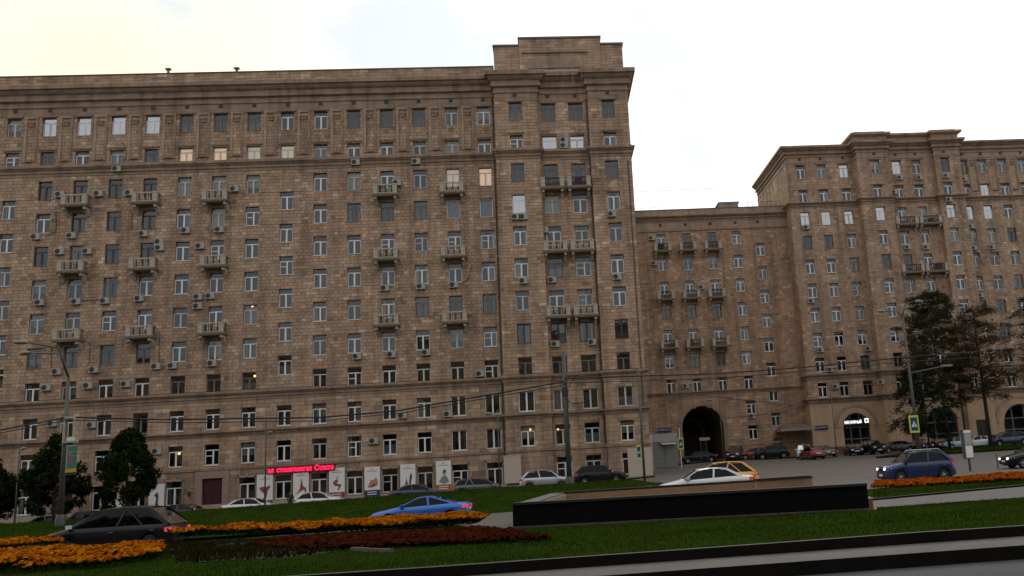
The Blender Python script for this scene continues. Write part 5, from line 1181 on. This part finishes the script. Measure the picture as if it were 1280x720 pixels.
    for q in range(5):
        t0 = q*2*math.pi/5; cxq, czq = math.cos(t0)*.13, math.sin(t0)*.13
        ri.lathe([(0, -.1), (.045, -.1), (.045, -.094)], UNDER, axis='y', c=(cxq, 0, czq), n=6)
    hl = MB(); zh = float(np.interp(.1, topx, topz))-.17; hl.poly([(.0, -.36, zh), (.12, -hwid*.875-.01, zh+.02), (.34, -hwid*.945-.012, zh+.10), (.18, -hwid*.85, zh+.155), (.03, -.42, zh+.12)], HEADL); hl.poly([(-.012, -.38, zh), (-.012, -hwid*.74, zh+.0), (.02, -hwid*.76, zh+.13), (-.0, -.42, zh+.12)], HEADL)
    hr = MB(); hr.v = [(x, -y, z) for x, y, z in hl.v]; hr.f = [tuple(reversed(f)) for f in hl.f]; hr.m = list(hl.m); hr.mats = hl.mats
    zt_ = float(np.interp(L_-.1, topx, topz))-.24
    tlm = MB(); tlm.poly([(L_+.012, -.5, zt_), (L_+.012, -hwid*.8, zt_), (L_+.006, -hwid*.8, zt_+.17), (L_+.006, -.5, zt_+.17)], TAIL); tlm.poly([(L_+.006, -hwid*.82, zt_), (L_-.28, -hwid*.97-.012, zt_+.03), (L_-.28, -hwid*.96-.012, zt_+.17), (L_+.004, -hwid*.82, zt_+.17)], TAIL)
    trm = MB(); trm.v = [(x, -y, z) for x, y, z in tlm.v]; trm.f = [tuple(reversed(f)) for f in tlm.f]; trm.m = list(tlm.m); trm.mats = tlm.mats
    mir = MB(); mir.box(c0+.22, c0+.36, -bw_-.20, -bw_+.02, zbelt+.02, zbelt+.16, PM); mil = MB(); mil.box(c0+.22, c0+.36, bw_-.02, bw_+.20, zbelt+.02, zbelt+.16, PM)
    gr = MB(); gr.box(-.02, .02, -.42, .42, zh-.06, zh+.08, UNDER); gr.box(-.025, .0, -.55, .55, .3, .42, UNDER)
    pla = MB(); pla.box(-.035, -.02, -.26, .26, .44, .55, PLATE); pl2 = MB(); pl2.box(L_+.004, L_+.02, -.26, .26, .62, .73, PLATE)
    ln = MB()                                                  # door shuts and handles
    for s in (-1, 1):
        for x in (c0+.25, (c0+c3)/2, c3-.55 if kind != 'coupe' else c3-.9): ln.box(x-.008, x+.008, s*(hwid+.003)-.004, s*(hwid+.003)+.004, .36, zbelt-.14, UNDER)
        for x in ((c0+c3)/2-.25, c3-.75): ln.box(x, x+.18, s*(hwid+.006)-.012, s*(hwid+.006)+.012, zbelt-.2, zbelt-.165, CHROME)
        ln.box(c0+.2, c3-.2, s*(bw_+.012)-.006, s*(bw_+.012)+.006, zbelt-.035, zbelt-.015, CHROME)
    for o_ in (body,): pass
    me = body.mesh('body', True)
    bm = bmesh.new(); bm.from_mesh(me); bmesh.ops.remove_doubles(bm, verts=bm.verts, dist=.0005); bmesh.ops.recalc_face_normals(bm, faces=bm.faces); bm.to_mesh(me); bm.free()
    CMESH[kind] = dict(body=me, glass=gl.mesh('window_glass'), inner=inn.mesh('interior'), tyre=ty.mesh('wheel', True), rim=ri.mesh('rim', True), hl=(hl.mesh('headlight'), hr.mesh('headlight')), tl=(tlm.mesh('tail_light'), trm.mesh('tail_light')), mir=(mir.mesh('mirror'), mil.mesh('mirror')), grille=gr.mesh('grille'), plate=(pla.mesh('number_plate'), pl2.mesh('number_plate')), lines=ln.mesh('door_trim'), wheels=(w1, w2, wr, hwid), L=L_, H=H_)
    return CMESH[kind]
def car(kind, pt, heading, pm, label, cat='car', name='parked_car', group='cars parked along the buildings', lit=False, rlit=False, sx=1.0, sz=1.0, rack=False, mirm=None):
    """pt = middle of the car on the ground; heading in degrees: 180 faces left in the picture, 0 right"""
    k = car_meshes(kind); t = thing(name, label, cat, pt, R(heading), group); t.scale = (sx, 1, sz)
    off = k['L']/2
    # the meshes run from the nose at x=0 to the tail; turn them so that the nose points along +x
    def part(nm, me, m=None, par=None):
        o = link(nm, me, par or t); 
        if par is None: o.rotation_euler.z = math.pi; o.location = (off, 0, 0)
        if m: setmat(o, m)
        return o
    b = part('body', k['body'], pm); part('window_glass', k['glass']); part('interior', k['inner']); part('grille', k['grille']); part('door_trim', k['lines'])
    for q in k['hl']: part('headlight', q, HEADON if lit else None)
    for q in k['tl']: part('tail_light', q, TAILON if rlit else None)
    for q in k['mir']: part('mirror', q, mirm or pm)
    for q in k['plate']: part('number_plate', q)
    w1, w2, wr, hw_ = k['wheels']
    for wx in (w1, w2):
        for s in (-1, 1):
            o = link('wheel', k['tyre'], t, (off-wx, s*(hw_-.12), wr), 0 if s < 0 else math.pi); link('rim', k['rim'], o)
    if rack:
        for s in (-1, 1):
            mb = MB(); c = CARK[kind]; mb.tube([(off-c['cab'][1]-.1, s*c['W']*.34, c['H']-.06), (off-c['cab'][1]-.3, s*c['W']*.34, c['H']+.05), (off-c['cab'][2]+.2, s*c['W']*.34, c['H']+.05), (off-c['cab'][2], s*c['W']*.34, c['H']-.06)], .025, CHROME, n=6); mb.build('roof_rail', t, smooth=True)
    return t
BLK = paint('black', (.005, .0055, .007), .3, 0, .12, .25); WHT = paint('white', (.62, .62, .61), metal=0); SIL = paint('silver', (.38, .39, .39), metal=.55); BLU = paint('bright_blue', (.012, .125, .5), metal=.1); BLU2 = paint('dark_blue', (.012, .027, .09), .3, .1, .25); NAV = paint('navy', (.012, .015, .04))
GRN = paint('grey_green', (.07, .075, .065)); MAR = paint('maroon', (.06, .012, .012)); RED = paint('red', (.2, .016, .016)); YEL = paint('taxi_yellow', (.78, .34, .012), metal=0); LBL = paint('pale_blue', (.25, .33, .38)); GRY = paint('grey', (.17, .165, .155)); DGN = paint('dark_green', (.015, .02, .017))
DR = 'cars driving on the inner lane'
def onroad(px, Y, z=None): p = at(px, 600, Y); return (p.x, Y, z if z is not None else terr(p.x, Y))
car('van', onroad(152, 38.5), 178, BLK, 'black minivan with pale door mirror driving past the orange flowers at left', 'minivan', 'moving_car', DR, rlit=True, sx=.98, sz=1.05, mirm=WHT)
car('coupe', onroad(527, 45), 178, BLU, 'bright blue coupe driving behind the orange flowers', 'car', 'moving_car', DR, rlit=True)
car('sedan', onroad(882, 43.5), 178, WHT, 'white saloon passing behind the subway parapet', 'car', 'moving_car', DR, sx=.97, sz=.98)
car('van', onroad(900, 54), 172, YEL, 'orange-yellow taxi partly hidden behind the white saloon', 'taxi', 'moving_car', DR, sx=.9, sz=.93)
car('suv', onroad(1146, 46), 178, BLU2, 'dark blue off-road car with lit headlights by the orange verge at right', 'car', 'moving_car', DR, lit=True, rack=True, sx=.82, sz=.93)
car('sedan', onroad(1302, 57), 178, BLK, 'black car nose entering at the right edge', 'car', 'moving_car', DR, lit=True)
PK = [('sedan', 70, 81, 0, LBL, 'pale blue saloon under the leftmost whole round tree'), ('wagon', 130, 80.5, 0, DGN, 'dark car half hidden behind the black minivan roof'), ('sedan', 232, 80.5, 0, MAR, 'maroon saloon parked just left of the maroon door'),
      ('sedan', 314, 80, 0, WHT, 'white saloon parked right of the maroon door'), ('hatch', 400, 80, 0, WHT, 'white hatchback parked under the red sign posters'), ('sedan', 521, 80, 0, NAV, 'navy saloon parked before the poster with two dancing figures'),
      ('wagon', 600, 79.5, 0, GRN, 'grey-green estate car parked left of the silver jeep'), ('suv', 682, 79, 0, SIL, 'silver jeep parked before the long block bay'), ('suv', 750, 79, 0, BLK, 'black off-road car parked at the right end of the long block'), ('sedan', -15, 81, 0, GRY, 'grey car mostly cut off at the left edge')]
for kd, px, Y, hd, pm, lab in PK:
    p = onroad(px, Y, None); car(kd, p, hd, pm, lab)
PC_ = [('sedan', 875, 112.5, 180, BLK, 'dark saloon parked in the mouth of the tall archway'), ('hatch', 945, 113.5, 175, RED, 'small red car against the archway block wall'), ('suv', 967, 112, 180, BLK, 'dark jeep parked under the archway block canopy'), ('van', 922, 113, 250, DGN, 'dark covered van parked right of the tall archway'),
       ('suv', 1009, 106, 255, WHT, 'white van-like car facing us behind the small red hatchback'), ('hatch', 1018, 101, 95, RED, 'small red hatchback seen from behind near the corner of the right-hand block'), ('sedan', 1030, 107, 290, GRY, 'grey-beige saloon right of the small red hatchback'),
       ('sedan', 1071, 108.5, 262, BLK, 'black saloon facing us under the lit white sign'), ('suv', 1094, 108, 275, BLK, 'black off-road car right of the small glazed arch'), ('sedan', 1124, 108, 190, DGN, 'dark green saloon parked broadside left of the avenue lamp'), ('sedan', 1158, 109, 265, BLK, 'black car behind the thick avenue lamp pole'),
       ('hatch', 1178, 109, 270, MAR, 'dark red car half hidden by larch trunks'), ('hatch', 1197, 108, 205, LBL, 'pale blue-grey hatchback between the larch trunks'), ('sedan', 1226, 109, 190, WHT, 'white car behind the advertising stand'), ('hatch', 1243, 109.5, 185, RED, 'red car behind the right larch trunk'), ('van', 1266, 108.5, 185, NAV, 'dark van before the rightmost glazed arch')]
for kd, px, Y, hd, pm, lab in PC_:
    p = at(px, 600, Y); car(kd, (p.x, Y, terr(p.x, Y)), hd, pm, lab)

# ------------------------------------------------------------------ people
def person(x, y, z, top, legs, label, face=0.):
    skin = mat('skin', (.38, .22, .15), .6); hairm = mat('hair', (.02, .014, .01), .7); shoe = mat('shoe', (.015, .014, .013), .6)
    J = {'pel': (0, 0, .95, .145), 'wai': (0, 0, 1.10, .135), 'che': (0, .01, 1.32, .165), 'nck': (0, .01, 1.47, .06), 'hd0': (0, -.01, 1.56, .075), 'hd1': (0, -.015, 1.66, .092), 'hd2': (0, -.01, 1.72, .06),
         'hl': (-.10, 0, .88, .095), 'kl': (-.12, -.03, .50, .062), 'al': (-.13, .03, .09, .042), 'fl': (-.14, -.12, .045, .038), 'hr': (.10, 0, .88, .095), 'kr': (.11, -.05, .50, .062), 'ar': (.12, .02, .09, .042), 'fr': (.13, -.13, .045, .038),
         'sl': (-.19, .01, 1.40, .065), 'el': (-.25, .03, 1.13, .046), 'wl': (-.22, -.08, .90, .032), 'gl': (-.21, -.11, .83, .034), 'sr': (.19, .01, 1.40, .065), 'er': (.26, .02, 1.13, .046), 'wr': (.24, -.07, .89, .032), 'gr': (.235, -.10, .82, .034)}
    E = [('pel', 'wai'), ('wai', 'che'), ('che', 'nck'), ('nck', 'hd0'), ('hd0', 'hd1'), ('hd1', 'hd2'), ('pel', 'hl'), ('hl', 'kl'), ('kl', 'al'), ('al', 'fl'), ('pel', 'hr'), ('hr', 'kr'), ('kr', 'ar'), ('ar', 'fr'), ('che', 'sl'), ('sl', 'el'), ('el', 'wl'), ('wl', 'gl'), ('che', 'sr'), ('sr', 'er'), ('er', 'wr'), ('wr', 'gr')]
    for sgn, g in ((-1, 'gl'), (1, 'gr')):                    # five fingers each
        hx, hy, hz, _ = J[g]
        for q, (fx, ln) in enumerate(((-.024, .055), (-.008, .07), (.008, .075), (.024, .06))):
            J[f'{g}f{q}'] = (hx+fx*.6, hy+fx-.01, hz-ln*.6, .009); J[f'{g}t{q}'] = (hx+fx*.5, hy+fx+.005, hz-ln*1.2, .008); E += [(g, f'{g}f{q}'), (f'{g}f{q}', f'{g}t{q}')]
        J[f'{g}th'] = (hx-sgn*.01, hy-.05, hz-.02, .010); E.append((g, f'{g}th'))
    names = list(J); me = bpy.data.meshes.new('person'); me.from_pydata([J[n][:3] for n in names], [(names.index(a), names.index(b)) for a, b in E], [])
    o = bpy.data.objects.new('tmp', me); COL.objects.link(o); md = o.modifiers.new('s', 'SKIN'); md.use_smooth_shade = True
    for i, n in enumerate(names): me.skin_vertices[0].data[i].radius = (J[n][3]*(1.15 if n in ('che', 'pel', 'wai') else 1), J[n][3]*(.8 if n in ('che', 'wai') else 1))
    me.skin_vertices[0].data[0].use_root = True
    sb = o.modifiers.new('d', 'SUBSURF'); sb.levels = 1; sb.render_levels = 1
    m2 = bpy.data.meshes.new_from_object(o.evaluated_get(bpy.context.evaluated_depsgraph_get())); bpy.data.objects.remove(o)
    m2.materials.clear()
    for q in (skin, top, legs, shoe): m2.materials.append(q)
    for p in m2.polygons:
        c = p.center; p.use_smooth = True
        hand = c.z < .89 and abs(c.x) > .185
        p.material_index = 0 if (c.z > 1.48 or hand) else (1 if c.z > .93 or abs(c.x) > .19 else (2 if c.z > .1 else 3))
    m2.name = 'person'; r = link('person', m2, None, (x, y, z), face); tag(r, label, 'person', 'people on the pavements')
    h = MB(); h.lathe([(.098, 1.63), (.105, 1.68), (.095, 1.74), (.06, 1.79), (.0, 1.805)], hairm, c=(0, .005, 0), n=12); h.build('hair', r, smooth=True)
    fc = MB()
    for s in (-1, 1): fc.box(s*.034-.012, s*.034+.012, -.112, -.1, 1.635, 1.65, UNDER)
    fc.poly([(-.014, -.104, 1.6), (.014, -.104, 1.6), (0, -.135, 1.605)], skin); fc.poly([(0, -.135, 1.605), (.014, -.104, 1.6), (0, -.104, 1.645)], skin); fc.poly([(0, -.135, 1.605), (-.014, -.104, 1.6), (0, -.104, 1.645)], skin); fc.box(-.025, .025, -.103, -.09, 1.565, 1.573, mat('lips', (.25, .1, .08), .6)); fc.build('face', r)
    return r
CLB = mat('cloth_black', (.015, .015, .017), .85); CLR = mat('cloth_red', (.25, .05, .05), .85); CLW = mat('cloth_white', (.55, .55, .55), .85); CLJ = mat('cloth_denim', (.03, .04, .07), .85)
p = at(363, 625, 81.5); person(p.x, 81.5, terr(p.x, 81.5), CLB, CLB, 'person in dark clothes standing behind the white hatchback', R(20))
p = at(1153, 560, 104.5); person(p.x, 104.5, terr(p.x, 104.5)+.16, CLR, CLJ, 'person in a reddish top on the lawn right of the thick lamp pole', R(60))
p = at(1161.5, 560, 104.5); person(p.x, 104.5, terr(p.x, 104.5)+.16, CLW, CLJ, 'person in a white top on the lawn beside the one in red', R(-50))

# ------------------------------------------------------------------ unseen other side of the avenue, added behind the camera to shade the facades
ob = thing('apartment_building', 'unseen ten-storey stone block across the avenue, added to shade the long block', 'apartment building', (0, -52, 0)); invO = Matrix.Translation(-ob.location)
OW = mat('added_opposite_stone', (.30, .21, .14), .85, var=.25, scale=.6)
mb = MB(); mb.box(-170, 170, -68, -52, -.2, 33, OW); sub(mb, 'wall', ob)
mb = MB(); molding(mb, [(170, -52), (-170, -52)], cornice(31.2, 33.2, .8), TRIM); sub(mb, 'cornice', ob)
mb = MB(); mb.box(-170, 170, -68, -52.2, 33, 33.3, ROOF); sub(mb, 'roof', ob)
ow = MB(); og = MB()
for i in range(9):
    for j in range(-50, 51):
        x = j*3.3; z = 1.4+i*3.3; og.poly([(x-.6, -51.96, z), (x+.6, -51.96, z), (x+.6, -51.96, z+1.8), (x-.6, -51.96, z+1.8)], DKGLASS)
        ow.box(x-.68, x-.6, -52.02, -51.9, z, z+1.8, PVC2); ow.box(x+.6, x+.68, -52.02, -51.9, z, z+1.8, PVC2); ow.box(x-.05, x+.05, -52.02, -51.92, z, z+1.8, PVC2); ow.box(x-.68, x+.68, -52.02, -51.85, z-.08, z, PVC2)
o = sub(ow, 'added_block_window_frames', ob, fix=False); o['kind'] = 'stuff'; o = sub(og, 'added_block_window_panes', ob, fix=False); o['kind'] = 'stuff'
src_tree = next(o for o in bpy.data.objects if o.get('category') == 'tree' and o.name.startswith('linden_tree'))
for k in range(16):
    c = copy_tree(src_tree); q = random.uniform(1.5, 1.9); c.location = (-96+k*12.5+random.uniform(-1.5, 1.5), -22+random.uniform(-1, 1), 0); c.scale = (q, q, q*1.15); c.rotation_euler.z = random.uniform(0, 6.28)
    c['label'] = 'unseen tall linden in a row added across the avenue to shade the facades'; c['group'] = 'unseen lindens added across the avenue for shade'
